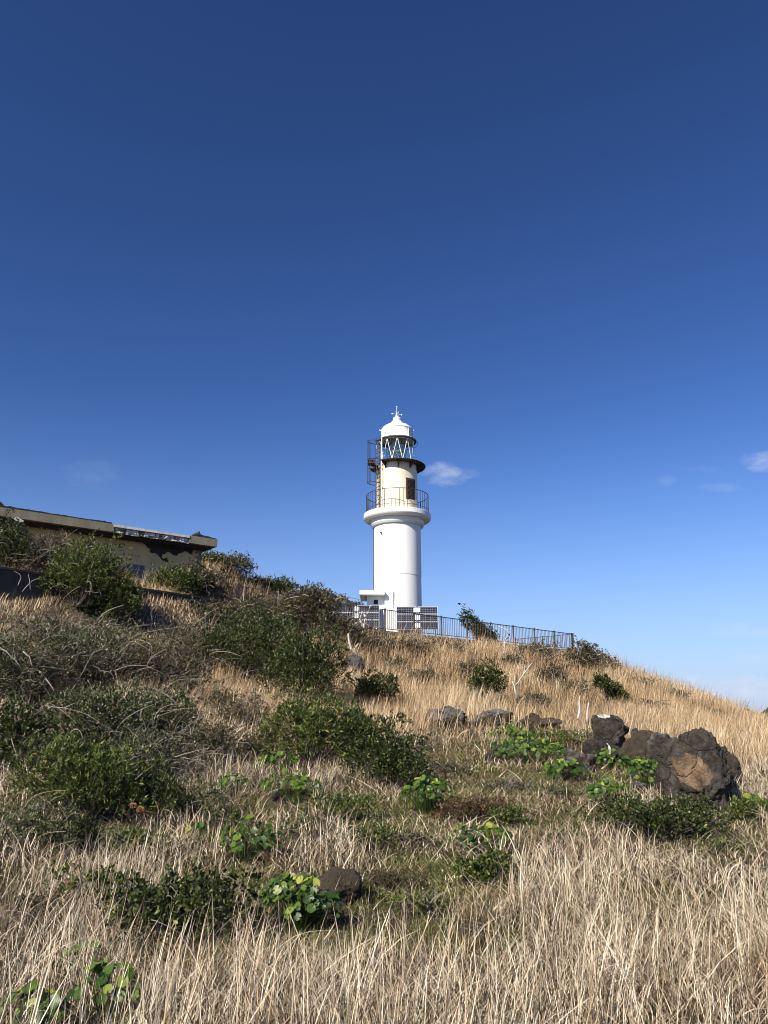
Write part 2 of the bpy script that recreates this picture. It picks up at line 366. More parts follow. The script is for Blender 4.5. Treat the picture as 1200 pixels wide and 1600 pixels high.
# thin wire fence on the slope to the left
q0, q1 = at(372, 914, 38), at(470, 932, 41.5)
q0z, q1z = q0[2]-1.15, q1[2]-1.15
wf = empty('wire_fence', (*q0[:2], q0z), 0, 'old wire fence with pale thin posts in the dry grass left of the solar panels', 'fence')
dq = q1-q0
def wfp(px_t, z, extra=0): return (dq[0]*px_t, dq[1]*px_t, (q1z-q0z)*px_t + z)
for t in (.09, .62, 1.15):
    mb = MB(); mb.tube([wfp(t, -.5), wfp(t, 1.22)], .026, 8); mb.build('post', m_galv, wf)
mb = MB()
mb.tube([wfp(-.05, 1.12), wfp(1.25, 1.12)], .02, 5); mb.tube([wfp(-.05, .6), wfp(1.25, .6)], .012, 5)
for i in range(38): mb.tube([wfp(-.04+i*.034, .1), wfp(-.04+i*.034, 1.12)], .009, 4)
mb.build('wire_mesh', m_rustlight, wf)

# ---------------------------------------------------------------- lighthouse
TX, TY = float(at(621.5, 950, 45)[0]), 45.0
def zz(py): return float(at(621, py, TY)[2]) - ZT
lh = empty('lighthouse', (TX, TY, ZT), 0, 'white round lighthouse tower with cream upper drum, glazed lantern and domed roof', 'lighthouse')
zg0, zg1 = zz(815.5), zz(805)
mb = MB(); rb = 1.41
mb.lathe([(rb+.03, 0), (rb, zz(935))], sharp=True); mb.lathe([(rb, zz(935)), (rb-.012, zz(903))]); mb.lathe([(rb-.012, zz(903)), (rb+.004, zz(902.3))]); mb.lathe([(rb+.004, zz(902.3)), (rb-.005, zz(824.5))])
mb.build('tower', m_white, lh, smooth=True)
mb = MB(); mb.lathe([(rb-.02, zz(825)), (rb+.12, zz(824.6)), (rb+.2, zz(822)), (rb+.21, zg0+.02)], sharp=True)
mb.build('cornice', m_white, lh, smooth=True)
mb = MB(); mb.lathe([(rb, zg0), (1.88, zg0), (1.98, zg0+.06), (2.03, zg0+.15)]); mb.lathe([(2.03, zg0+.15), (2.03, zg1-.02), (2.01, zg1)], sharp=True); mb.lathe([(2.01, zg1), (0, zg1)])
mb.build('gallery_slab', m_white, lh, smooth=True)
gal = MB(); hr = zz(776)-zg1
for i in range(52):
    a = 2*math.pi*(i+.5)/52; x, y = 1.88*math.sin(a), -1.88*math.cos(a); r = .0105 if i % 6 else .02
    gal.tube([(x, y, zg1-.02), (x, y, zg1+hr)], r, 5)
gal.ring(1.88, zg1+hr, .019, n=72); gal.ring(1.88, zg1+.24, .013, n=72)
gal.build('gallery_railing', m_rust, lh)
zu = zz(730)-.023
mb = MB(); mb.lathe([(1.235, zg1-.01), (1.225, zu)]); ut = mb.build('upper_drum', m_cream, lh, smooth=True)
mb = MB(); mb.lathe([(1.25, zg1), (1.255, zg1+.16), (1.23, zg1+.18)], sharp=True); mb.build('plinth_ring', m_white, lh, smooth=True)
def arcbox(mb, R0, R1, a0, a1, z0, z1, n=8):
    vs = []
    for i in range(n+1):
        a = a0+(a1-a0)*i/n
        for R in (R0, R1):
            for z in (z0, z1): vs.append((R*math.sin(a), -R*math.cos(a), z))
    fs = []
    for i in range(n):
        k = i*4; fs += [(k, k+4, k+5, k+1), (k+2, k+3, k+7, k+6), (k+1, k+5, k+7, k+3), (k, k+2, k+6, k+4)]
    fs += [(0, 1, 3, 2), (n*4, n*4+2, n*4+3, n*4+1)]
    mb.add(vs, fs)
zd0, zd1 = zz(785.5)-.12, zz(752)-.12
mb = MB(); arcbox(mb, 1.2, 1.27, R_(24), R_(57), zd0, zd1); door = mb.build('door', m_wood, lh)
mb = MB()
for i in range(16):
    z = zd0+.08+i*(zd1-zd0-.14)/16; arcbox(mb, 1.27, 1.29, R_(26.5), R_(54.5), z, z+.035, 6)
mb.build('louvre', m_wood, door)
mb = MB(); arcbox(mb, 1.2, 1.40, R_(23), R_(58), zg1+.001, zd0-.004); mb.build('door_step', m_cream, lh)
# service gallery (brown iron plate on brackets)
zp = zz(730); mb = MB(); arcbox(mb, 1.0, 1.72, R_(-38), R_(264), zp-.022, zp+.028, 60); arcbox(mb, 1.0, 1.22, R_(264), R_(322), zp-.02, zp+.026, 12)
mb.ring(1.72, zp, .034, R_(-38), R_(264), n=64); mb.build('service_gallery', m_rust, lh)
for i in range(10):
    a = 2*math.pi*i/10 + R_(2); s_, c_ = math.sin(a), -math.cos(a); mb = MB(); w_ = .035
    tx, ty = math.cos(a), math.sin(a)
    pr = [(1.22, zp-.023), (1.62, zp-.023), (1.62, zp-.11), (1.32, zp-.28), (1.22, zp-.38)]
    vs = [(r*s_+tx*w_*sg, r*c_+ty*w_*sg, z) for sg in (-1, 1) for r, z in pr]; m_ = len(pr)
    mb.add(vs, [tuple(range(m_)), tuple(range(m_, 2*m_))[::-1]] + [(i2, (i2+1) % m_, m_+(i2+1) % m_, m_+i2) for i2 in range(m_)])
    mb.build('bracket', m_rust, lh)
# lantern
zl0, zl1 = zp+.03, zz(691)
mb = MB(); mb.lathe([(1.03, zl0), (1.03, zl1)]); mb.build('lantern_glass', m_glass, lh, smooth=True)
mb = MB(); mb.lathe([(1.05, zl0), (1.06, zl0+.12), (1.0, zl0+.14)], sharp=True); mb.build('lantern_curb', m_rust, lh, smooth=True)
mb = MB(); NA = 10
for i in range(NA):
    a = 2*math.pi*i/NA; Rr = 1.045
    for sg in (-1, 1):
        b = a + sg*math.pi/NA; st = []
        for k in range(7):
            t = k/6; aa = a+(b-a)*t; st.append((Rr*math.sin(aa), -Rr*math.cos(aa), zl1-.04+(zl0+.15-zl1+.04)*t))
        mb.tube(st, .019, 6)
mb.ring(1.045, zl1-.05, .03); mb.ring(1.05, zl0+.16, .028)
mb.build('lantern_lattice', m_metalwhite, lh)
mb = MB(); mb.lathe([(.0, zl0+.05), (.5, zl0+.05), (.48, zl0+.3), (.3, zl0+.34), (.42, zl0+.5), (.56, zl0+.8), (.42, zl1-.15), (.0, zl1-.1)], n=24); mb.build('lens', m_lens, lh, smooth=True)
mb = MB(); mb.lathe([(.98, zl0), (.97, zl0+.01), (0, zl0+.012)]); mb.build('lantern_floor', m_rust, lh)
mb = MB(); mb.lathe([(1.0, zl1-.02), (1.10, zl1-.05), (1.2, zl1-.02), (1.2, zl1+.05), (1.08, zl1+.09)], sharp=True); mb.build('eave_gutter', m_rustlight, lh, smooth=True)
mb = MB(); mb.ring(1.30, zl1-.10, .012, n=64)
for i in range(10):
    a = 2*math.pi*(i+.5)/10; mb.tube([(1.2*math.sin(a), -1.2*math.cos(a), zl1+.0), (1.30*math.sin(a), -1.30*math.cos(a), zl1-.10)], .011, 4)
mb.build('hand_hoop', m_rust, lh)
S_ = 1/25.4/7.5                        # zoomed pixels to metres up here
def zq(y): return zz(620+y/7.5)
dome = MB()
dome.lathe([(1.14, zl1+.05), (1.10, zl1+.12), (.985, zl1+.17), (.975, zq(402))])
dome.lathe([(.975, zq(402)), (1.0, zq(402)), (1.0, zq(396)), (.96, zq(392))], sharp=True)
dome.lathe([(.96, zq(392)), (.90, zq(372)), (.80, zq(358)), (.66, zq(346)), (.53, zq(338)), (.50, zq(335))])
dome.lathe([(.50, zq(335)), (.52, zq(334)), (.52, zq(329)), (.44, zq(326)), (.40, zq(312)), (.40, zq(308)), (.33, zq(306)), (.30, zq(290)), (.24, zq(280))], sharp=True)
rf = dome.build('dome_roof', m_white, lh, smooth=True)
mb = MB(); mb.lathe([(.2, zq(284)), (.235, zq(272)), (.25, zq(264)), (.245, zq(256)), (.2, zq(245)), (.1, zq(236)), (.03, zq(230)), (0, zq(229))], n=32); mb.build('ball_ventilator', m_white, rf, smooth=True)
mb = MB()
for i in range(12):
    a = 2*math.pi*(i+.5)/12; s_, c_ = math.sin(a), -math.cos(a)
    mb.tube([(.99*s_, .99*c_, zl1+.16), (.985*s_, .985*c_, zq(400)), (.95*s_, .95*c_, zq(388)), (.79*s_, .79*c_, zq(357)), (.55*s_, .55*c_, zq(338))], .012, 4)
for sg in (-1, 1): mb.tube([(sg*.96, 0, zq(396)), (sg*1.07, 0, zq(393)), (sg*1.07, 0, zq(386))], .03, 6)
mb.build('roof_rib', m_white, rf)
van = MB(); zt = zq(120); zc = zq(204)
van.tube([(0, 0, zq(236)), (0, 0, zt)], .022, 6, .012)
for a in (R_(92), R_(2), R_(182), R_(272)):
    s_, c_ = math.sin(a+.25), -math.cos(a+.25)
    van.tube([(0, 0, zc), (.27*s_, .27*c_, zc)], .012, 5)
    van.add([(.25*s_, .25*c_, zc), (.30*s_, .30*c_, zc+.055), (.36*s_, .36*c_, zc), (.30*s_, .30*c_, zc-.055), (.30*s_+.012*c_, .30*c_-.012*s_, zc), (.30*s_-.012*c_, .30*c_+.012*s_, zc)],
            [(0, 1, 4), (1, 2, 4), (2, 3, 4), (3, 0, 4), (1, 0, 5), (2, 1, 5), (3, 2, 5), (0, 3, 5)])
van.tube([(-.14, 0, zq(178)), (.15, .05, zq(176))], .012, 4); van.tube([(-.10, 0, zq(220)), (.10, 0, zq(222))], .01, 4)
for z_, r_ in ((zt, .05), (zq(136), .035), (zc, .05)): van.lathe([(0, z_-r_), (r_*.8, z_-r_*.5), (r_, z_), (r_*.8, z_+r_*.5), (0, z_+r_)], n=10)
van.build('weather_vane', m_metalwhite, lh)
# ladder with safety cage on the left flank
def pol(R, a, z): return (R*math.sin(a), -R*math.cos(a), z)
aL = R_(-56)
lad = MB()
for off, r in ((-.20, .03), (.20, .03)):
    ax, ay = math.cos(aL), math.sin(aL); bx_, by_ = 1.42*math.sin(aL), -1.42*math.cos(aL)
    lad.tube([(bx_+ax*off, by_+ay*off, zg1), (bx_+ax*off, by_+ay*off, zz(690))], r, 6)
zr = zg1+.2
while zr < zz(692):
    lad.tube([(bx_-ax*.2, by_-ay*.2, zr), (bx_+ax*.2, by_+ay*.2, zr)], .016, 5); zr += .27
ladder = lad.build('ladder', m_rust, lh)
cage = MB(); ux, uy = math.sin(aL), -math.cos(aL)
def hoop(z):
    pts = []
    for k in range(13):
        t = math.pi*k/12; o_ = .34*math.cos(t); e = .70*math.sin(t)**.8
        pts.append((bx_+ax*o_*(1 if e > 0 else .6)+ux*e, by_+ay*o_+uy*e, z))
    cage.tube(pts, .022, 5); return pts
for z in (zq(590), zq(800), zq(850), zq(1068)): hp = hoop(z)
for k in (2, 4, 6, 8, 10): cage.tube([(hp[k][0], hp[k][1], zq(1068)), (hp[k][0], hp[k][1], zq(590))], .013, 4)
cage.build('safety_cage', m_rust, ladder)
mb = MB()
mb.box(-1.78, -1.36, -1.15, -.62, zq(845), zq(805)); mb.build('landing_plate', m_rust, lh)
pip = MB()
for a, r, top in ((R_(-44), .035, zz(686)), (R_(-48.5), .028, zz(720)), (R_(-68), .03, zz(700))):
    pip.tube([pol(1.36, a, zg1), pol(1.36, a, top-.3), pol(1.33, a, top), pol(1.18, a, top+.25), pol(1.0, a, top+.42 if top > zz(690) else top+.2)], r, 6)
pip.build('pipe', m_metalwhite, lh)
mb = MB(); mb.tube([pol(rb-.01, R_(-43), zz(838.5)), pol(rb+.09, R_(-43), zz(838.5))], .045, 8); mb.tube([pol(rb+.06, R_(-43), zz(838.5)), pol(rb+.06, R_(-40), zz(841.5))], .035, 6); mb.build('wall_hook', m_rust, lh)
mb = MB(); mb.tube([pol(rb+.025, R_(-84), .2), pol(rb+.025, R_(-84), zz(826))], .02, 6); mb.build('cable', m_rust, lh)
# entrance annex on the lower left
def lx(px, Y=43.6): return float(at(px, 950, Y)[0]) - TX
ann = MB(); ya = 43.5-TY; yb2 = 45.6-TY
zc1, zc0 = float(at(600, 922.5, 43.2)[2])-ZT, float(at(600, 929, 43.2)[2])-ZT
ann.box(lx(601), lx(614.5), ya, yb2, 0, zc1+.03); ann.box(lx(573), lx(601)-.003, ya+.25, yb2, 0, zc0)
an = ann.build('entrance_annex', m_white, lh)
mb = MB(); mb.box(lx(562), lx(601)-.004, ya-.35, yb2+.2, zc0+.002, zc1); mb.build('canopy', m_white, an)
mb = MB(); mb.box(lx(584), lx(590.5), ya+.23, ya+.26, float(at(600, 944, 43.7)[2])-ZT, float(at(600, 937, 43.7)[2])-ZT); mb.build('window', m_blackhole, an)
mb = MB(); mb.box(lx(590), lx(622), ya-.9, ya-.02, 0, float(at(600, 952, 42.7)[2])-ZT); mb.build('low_wall', m_white, an)

# ---------------------------------------------------------------- solar panel racks
def pv(px0, px1, pyt, pyb, Y, split, rows, label, boxside=True):
    a_, b_ = at(px0, pyt, Y), at(px1, pyb, Y); W = b_[0]-a_[0]; zt_ = a_[2]-ZT; zb_ = max(b_[2]-ZT, .15)
    root = empty('solar_panel', (a_[0], Y, ZT), 0, label, 'solar panel', 'solar panel racks behind the brown fence')
    hh = (zt_-zb_)/rows; cw = (W-.10*(split-1))/split
    for c_ in range(split):
        for r_ in range(rows):
            x0 = c_*(cw+.10); z0 = zb_+r_*hh; p = MB(); lean = .05
            p.mat = 0; ph = hh/math.cos(R_(14)); p.box(0, cw, 0, .03, 0, ph-.012); p.mat = 1
            for q in ((0, .02, -.006, .034, 0, ph-.012), (cw-.02, cw, -.006, .034, 0, ph-.012), (.02, cw-.02, -.006, .034, 0, .016), (.02, cw-.02, -.006, .034, ph-.028, ph-.012)): p.box(*q)
            o = p.build('panel', [m_pv, m_alu], root, loc=(x0, r_*hh*.2493, z0)); o.rotation_euler = (R_(-14), 0, 0)
    if split > 1:
        for r_ in range(rows):
            mb = MB(); x0 = cw-.14; z0 = zb_+(r_+.5)*hh; mb.box(x0, x0+.36, -.045+(r_+.35)*hh*.2493, (r_+.35)*hh*.2493, z0-.12, z0+.12); mb.build('junction_box', m_metalwhite, root)
    for x in (.1, W-.1):
        mb = MB(); mb.box(x-.03, x+.03, .75, .81, 0, zt_-.1); mb.box(x-.03, x+.03, .10, .75, zb_+.1, zb_+.16); mb.build('support_leg', m_alu, root)
    return root
pv(619.5, 685, 946, 983.5, 42.0, 2, 3, 'three row solar panel rack right in front of the lighthouse foot')
pv(520, 592.5, 943.8, 980, 42.0, 2, 3, 'solar panel rack half sunk in shrubs left of the entrance annex')
pv(433, 458.5, 942, 972, 42.0, 1, 3, 'leftmost single solar panel rack peeping out of the shrubs beside the wire fence')

# ---------------------------------------------------------------- dark retaining wall on the left
dW = (wR-wL)[:2]; LW = float(np.linalg.norm(dW)); aW = math.atan2(dW[1], dW[0])
rw = empty('retaining_wall', (*wL[:2], zW), aW, 'dark grey concrete retaining wall below the abandoned house', 'wall')
mb = MB(); mb.box(0, LW, 0, .3, -3.2, -.08)
for i in range(1, int(LW/3.1)): mb.box(i*3.1-.05, i*3.1+.05, -.012, .0, -3.2, -.08)
mb.build('wall_face', m_darkconc, rw)
mb = MB(); mb.box(-.05, LW+.05, -.05, .36, -.078, .0); mb.build('coping', m_darkconc, rw)

# ---------------------------------------------------------------- abandoned house
dE = (eR-eL)[:2]; LE = float(np.linalg.norm(dE)); ux2 = dE/LE; aE = math.atan2(dE[1], dE[0]); nE = np.array([-ux2[1], ux2[0]])
hs_ = empty('abandoned_house', (*eL[:2], zE), aE, 'derelict single storey concrete house with thick flat roof and flaking yellow walls', 'house')
OV = .95
def onface(px, py, off):                # local (x, z) where the view ray meets the plane off metres behind the fascia
    d = ray(px, py); o = eL[:2] + nE*off
    t = np.dot(o, nE)/np.dot(d[:2], nE); P = d*t
    return float(np.dot(P[:2]-eL[:2], ux2)), float(P[2]-zE)
xc = onface(314, 860, OV)[0]; HT = .40; D_ = 7.0
mb = MB(); mb.box(-3, xc, OV, D_-OV, -4.2, -HT); mb.build('wall', m_stucco, hs_)
mb = MB(); x0 = xc-.28; mb.box(x0, xc+.03, OV-.06, OV+.25, -4.2, -HT-.003); mb.build('corner_pillar', m_concrete, hs_)
xm0, xm1 = onface(178, 820, 0)[0], onface(296, 842, 0)[0]
mb = MB(); mb.box(-3, xm0, 0, D_, -HT, 0); mb.box(xm1, LE, 0, D_, -HT, 0); mb.box(xm0, xm1, .09, D_, -HT+.004, -.004)
roof = mb.build('roof', m_concrete, hs_)
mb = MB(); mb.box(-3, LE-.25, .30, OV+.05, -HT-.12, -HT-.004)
mb.build('eave_beam', m_hole, roof)  # soffit beam in the same dark mottled colour as the broken plaster
def rough_panel(x0, x1, z0, z1, y, amp, seed, nx_=90, nz_=14, holes=None):
    vs = []
    for j in range(nz_+1):
        for i in range(nx_+1):
            x = x0+(x1-x0)*i/nx_; z = z0+(z1-z0)*j/nz_
            e = 0 if (i in (0, nx_) or j in (0, nz_)) else 1
            vs.append((x, y - e*amp*(noise.noise(Vector((x*2.3, z*6, seed)))+.5*noise.noise(Vector((x*8, z*12, seed)))+.3), z))
    return vs, [(j*(nx_+1)+i, j*(nx_+1)+i+1, (j+1)*(nx_+1)+i+1, (j+1)*(nx_+1)+i) for j in range(nz_) for i in range(nx_)]
mb = MB(); mb.add(*rough_panel(xm0+.003, xm1-.003, -HT-.03, -.15, .07, .07, 3)); mb.build('broken_fascia', m_spall, roof)
mlip = M('pale_render', .9); nn = mlip.noise(4, 7, .7); mlip.color(mlip.ramp(nn, [(.3, (.3, .27, .22)), (.5, (.6, .57, .5)), (.8, (.72, .7, .66))])).bump(nn, .6, .03)
mb = MB(); mb.box(xm0, xm1, -.03, .088, -.14, -.02); mb.build('fascia_lip', mlip, roof)
def ragged(outl, y, th=.03):            # outl [(x,z)...] closed
    k = len(outl); return [(x, y, z) for x, z in outl]+[(x, y+th, z) for x, z in outl], [tuple(range(k)), tuple(range(k, 2*k))[::-1]]+[(i, (i+1) % k, k+(i+1) % k, k+i) for i in range(k)]
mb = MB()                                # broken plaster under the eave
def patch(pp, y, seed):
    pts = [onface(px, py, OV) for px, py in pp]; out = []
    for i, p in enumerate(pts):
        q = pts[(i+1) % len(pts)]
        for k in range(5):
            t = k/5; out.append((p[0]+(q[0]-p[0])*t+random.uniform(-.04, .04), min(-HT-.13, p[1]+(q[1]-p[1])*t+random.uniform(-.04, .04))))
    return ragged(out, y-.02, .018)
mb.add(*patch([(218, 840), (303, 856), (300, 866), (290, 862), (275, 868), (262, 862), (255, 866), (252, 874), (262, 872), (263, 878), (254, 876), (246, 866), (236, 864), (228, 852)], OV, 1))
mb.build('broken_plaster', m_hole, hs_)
mb = MB(); x, z = onface(27, 811, 0); mb.add(*ragged([(x-.25, z+.03), (x+.02, z+.08), (x+.3, z-.05), (x+.22, z-.12), (x-.05, z-.09)], -.02, .018)); mb.build('plaster_scar', mlip, roof)
mb = MB()                                # roofing felt, torn
x = -3
edge = []
while x < xm0-.1:
    edge.append((x, .05+.05*abs(noise.noise(Vector((x*1.7, 0, 0))))+.04*random.random())); x += .12
mb.add(*ragged([(-3, .002)]+edge+[(xm0-.1, .002)], .02, .5))
xh = onface(0, 790, 0)[0]
mb.add(*ragged([(-3, .004), (-3, .45), (xh-.2, .34), (xh+.05, .26), (xh+.2, .12), (xh+.9, .01)], .12, 1.2))
xa, xb_ = onface(300, 838, 0)[0], LE-.02
mb.add(*ragged([(xa, .002), (xa+.2, .12), (xa+.38, .15), (xa+.45, .33), (xa+.52, .17), (xa+.7, .13), (xa+.95, .13), (xa+1.2, .08), (xb_, .07), (xb_, .002)], .1, .9))
mb.build('roof_felt', m_tar, roof)
# window
wx0, wz1 = onface(197, 880, OV); wx1, _ = onface(226, 884, OV); wz0 = wz1-.75
wn = MB(); yv = OV-.03
for q in ((wx0, wx1, wz1-.05, wz1), (wx0, wx1, wz0, wz0+.05), (wx0, wx0+.05, wz0+.05, wz1-.05), (wx1-.05, wx1, wz0+.05, wz1-.05)): wn.box(q[0], q[1], yv, OV-.001, q[2], q[3])
m_oldframe = M('weathered_window_frame', .7, (.20, .21, .22)); win = wn.build('window', m_oldframe, hs_)
mb = MB(); mb.box(wx0+.05, wx1-.05, OV-.012, OV-.004, wz0+.05, wz1-.05); mb.build('pane', m_pane, win)
mb = MB()
for k in (1, 2): x = wx0+(wx1-wx0)*k/3; mb.box(x-.018, x+.018, yv+.005, OV-.013, wz0+.05, wz1-.05)
mb.box(wx0+.05, wx1-.05, yv-.004, yv+.004, wz1-.30, wz1-.265); mb.build('window_bar', m_oldframe, win)
mb = MB(); x, z = onface(35, 820, OV-.1); mb.box(x-.09, x+.09, OV-.25, OV-.07, -4, -HT-.162); mb.build('porch_post', m_concrete, hs_)
mb = MB(); x, z = onface(196, 843, OV); mb.tube([(x+1.2, OV, z-.2), (x+1.2, OV-.12, z-.2)], .07, 8); mb.build('vent_cap', m_hole, hs_)
# ---------------------------------------------------------------- plant materials
def leafmat(name, stops, rough=.45, trans=.25, spec=.4, tcol=None):
    m = M(name, rough, spec=spec); at_ = m.n('Attribute'); at_.attribute_name = 'tint'
    c = m.ramp(at_.outputs['Fac'], stops); m.color(c)
    tr = m.n('BsdfTranslucent'); m.link(c, tr.inputs[0]); mx = m.n('MixShader'); mx.inputs[0].default_value = trans
    m.link(m.b.outputs[0], mx.inputs[1]); m.link(tr.outputs[0], mx.inputs[2]); m.link(mx.outputs[0], m.out.inputs[0]); return m
dry_stops = [(0, (.022, .014, .008)), (.22, (.09, .058, .03)), (.5, (.34, .25, .15)), (.78, (.57, .46, .315)), (1, (.80, .71, .55))]
m_dry = leafmat('dry_straw', dry_stops, .6, .10, .35)
for mm_ in (m_dry,):
    src = mm_.b.inputs['Base Color'].links[0].from_socket; nz_ = mm_.noise(.55, 4, .6); nz2 = mm_.noise(2.3, 3, .6)
    cc = mm_.mix(mm_.ramp(nz_, [(.42, (0, 0, 0)), (.62, (1, 1, 1))]), src, mm_.mix(1.0, src, (.93, .90, .88), 'MULTIPLY'))
    cc = mm_.mix(mm_.ramp(nz2, [(.55, (0, 0, 0)), (.68, (.7, .7, .7))]), cc, mm_.mix(1.0, cc, (.62, .50, .40), 'MULTIPLY'))
    mm_.color(cc)
m_gold = leafmat('golden_dry_grass', [(0, (.07, .045, .025)), (.25, (.21, .135, .07)), (.55, (.39, .265, .14)), (.85, (.53, .385, .22)), (1, (.68, .54, .36))], .6, .12, .3)
m_greengrass = leafmat('green_grass', [(0, (.03, .045, .01)), (.4, (.10, .135, .022)), (.8, (.24, .26, .05)), (1, (.40, .36, .12))], .55, .3)
m_dark = leafmat('dark_evergreen_leaf', [(0, (.010, .015, .004)), (.5, (.04, .056, .013)), (.85, (.11, .135, .034)), (1, (.26, .24, .08))], .46, .18, .35)
m_mid = leafmat('green_shrub_leaf', [(0, (.018, .025, .006)), (.5, (.07, .098, .019)), (.85, (.18, .21, .045)), (1, (.34, .31, .10))], .48, .22, .35)
m_bright = leafmat('glossy_round_leaf', [(0, (.012, .03, .005)), (.4, (.04, .085, .010)), (.75, (.12, .19, .022)), (1, (.32, .33, .06))], .42, .25, .35)
m_olive = leafmat('olive_brown_leaf', [(0, (.03, .025, .012)), (.4, (.075, .07, .032)), (.75, (.14, .12, .06)), (1, (.30, .25, .15))], .6, .2, .3)
m_greyleaf = leafmat('grey_green_leaf', [(0, (.020, .024, .009)), (.5, (.072, .085, .030)), (.85, (.19, .20, .085)), (1, (.52, .50, .30))], .5, .2, .4)
m_red = leafmat('reddish_leaf', [(0, (.03, .022, .012)), (.5, (.09, .055, .028)), (.8, (.16, .12, .045)), (1, (.32, .08, .05))], .5, .2, .35)
m_twig = leafmat('grey_twig', [(0, (.05, .04, .03)), (.5, (.13, .105, .08)), (1, (.32, .28, .23))], .8, .0, .2)
m_bleach = M('bleached_dead_wood', .8); n1 = m_bleach.noise(9, 5, .7); m_bleach.color(m_bleach.ramp(n1, [(.3, (.34, .31, .27)), (.7, (.62, .60, .54))]))

# ---------------------------------------------------------------- vectorised plant geometry
def norm(a): return a/np.maximum(np.linalg.norm(a, axis=-1, keepdims=True), 1e-9)
def blades(root, h, wd, lean, ang, droop, seg=4, taper=.8, tint=None, fold=0.0, bend=None):
    """ribbons: root (n,3), height, width, lean (fraction), lean direction angle, droop; returns V, quads, tint"""
    n = len(root); t = np.linspace(0, 1, seg+1)[None, :, None]
    h = h[:, None, None]; ld = np.stack([np.cos(ang), np.sin(ang), 0*ang], -1)[:, None]; lean = lean[:, None, None]; dr = droop[:, None, None]
    ctr = root[:, None] + ld*h*(lean*t + dr*t**2.2) + np.array([0, 0, 1.0])*h*(np.sqrt(np.clip(1-lean**2, .05, 1))*t - .75*dr*np.maximum(t-.35, 0)**1.8*1.6)
    if bend is not None:
        ctr = ctr + np.cross(ld, [0, 0, 1.0])*h*bend[:, None, None]*np.sin(t*3.14)
    a2 = rng.uniform(0, 2*np.pi, n); sd = np.stack([np.cos(a2), np.sin(a2), rng.uniform(-.3, .3, n)], -1)[:, None]
    wv = wd[:, None, None]*np.maximum((1-t)**taper, .06)*.5
    V = np.stack([ctr - sd*wv, ctr + sd*wv], 2).reshape(-1, 3)
    base = (np.arange(n)*(seg+1)*2)[:, None]; k = (np.arange(seg)*2)[None]
    q = np.stack([base+k, base+k+1, base+k+3, base+k+2], -1).reshape(-1, 4)
    tt = np.repeat(tint, (seg+1)*2)
    return V, q, tt
def tubes(P, R, k=3):
    n, m = P.shape[:2]; d = np.gradient(P, axis=1); d = norm(d)
    ref = norm(rng.normal(size=(n, 1, 3))); a = norm(np.cross(d, ref)); b = np.cross(d, a)
    th = np.arange(k)*2*np.pi/k
    V = P[:, :, None] + (a[:, :, None]*np.cos(th)[:, None] + b[:, :, None]*np.sin(th)[:, None])*R[:, :, None, None]
    idx = np.arange(n*m*k).reshape(n, m, k); nx_ = np.roll(idx, -1, 2)
    q = np.stack([idx[:, :-1], nx_[:, :-1], nx_[:, 1:], idx[:, 1:]], -1).reshape(-1, 4)
    return V.reshape(-1, 3), q
def leaves(root, dirn, L, Wd, tint, style='lo', up=None):
    """leaf blades: root (n,3), direction, length, width"""
    n = len(root); d = norm(dirn); ref = up if up is not None else norm(rng.normal(size=(n, 3)) + [0, 0, 1.4])
    s = norm(np.cross(d, ref)); nr = np.cross(s, d); L = L[:, None]; Wd = Wd[:, None]*.5
    if style == 'lo':
        V = np.stack([root, root+d*L*.55+s*Wd+nr*Wd*.3, root+d*L, root+d*L*.55-s*Wd+nr*Wd*.3], 1)
        i = np.arange(n)[:, None]*4; f = [np.concatenate([i+[0, 1, 2], i+[0, 2, 3]])]; m = 4
    else:
        c1, c2 = root+d*L*.35-nr*L*.04, root+d*L*.72-nr*L*.03
        V = np.stack([root, root+d*L*.3+s*Wd*.8+nr*Wd*.2, c1, root+d*L*.3-s*Wd*.8+nr*Wd*.2, root+d*L*.75+s*Wd+nr*Wd*.2, c2, root+d*L*.75-s*Wd+nr*Wd*.2, root+d*L*1.0-nr*L*.10], 1)
        i = np.arange(n)[:, None]*8
        f = [np.concatenate([i+[0, 1, 2], i+[0, 2, 3], i+[4, 7, 5], i+[5, 7, 6]]), np.concatenate([i+[1, 4, 5, 2], i+[2, 5, 6, 3]])]; m = 8
    return V.reshape(-1, 3), f, np.repeat(tint, m)
def fold(a): return np.random.default_rng(a)

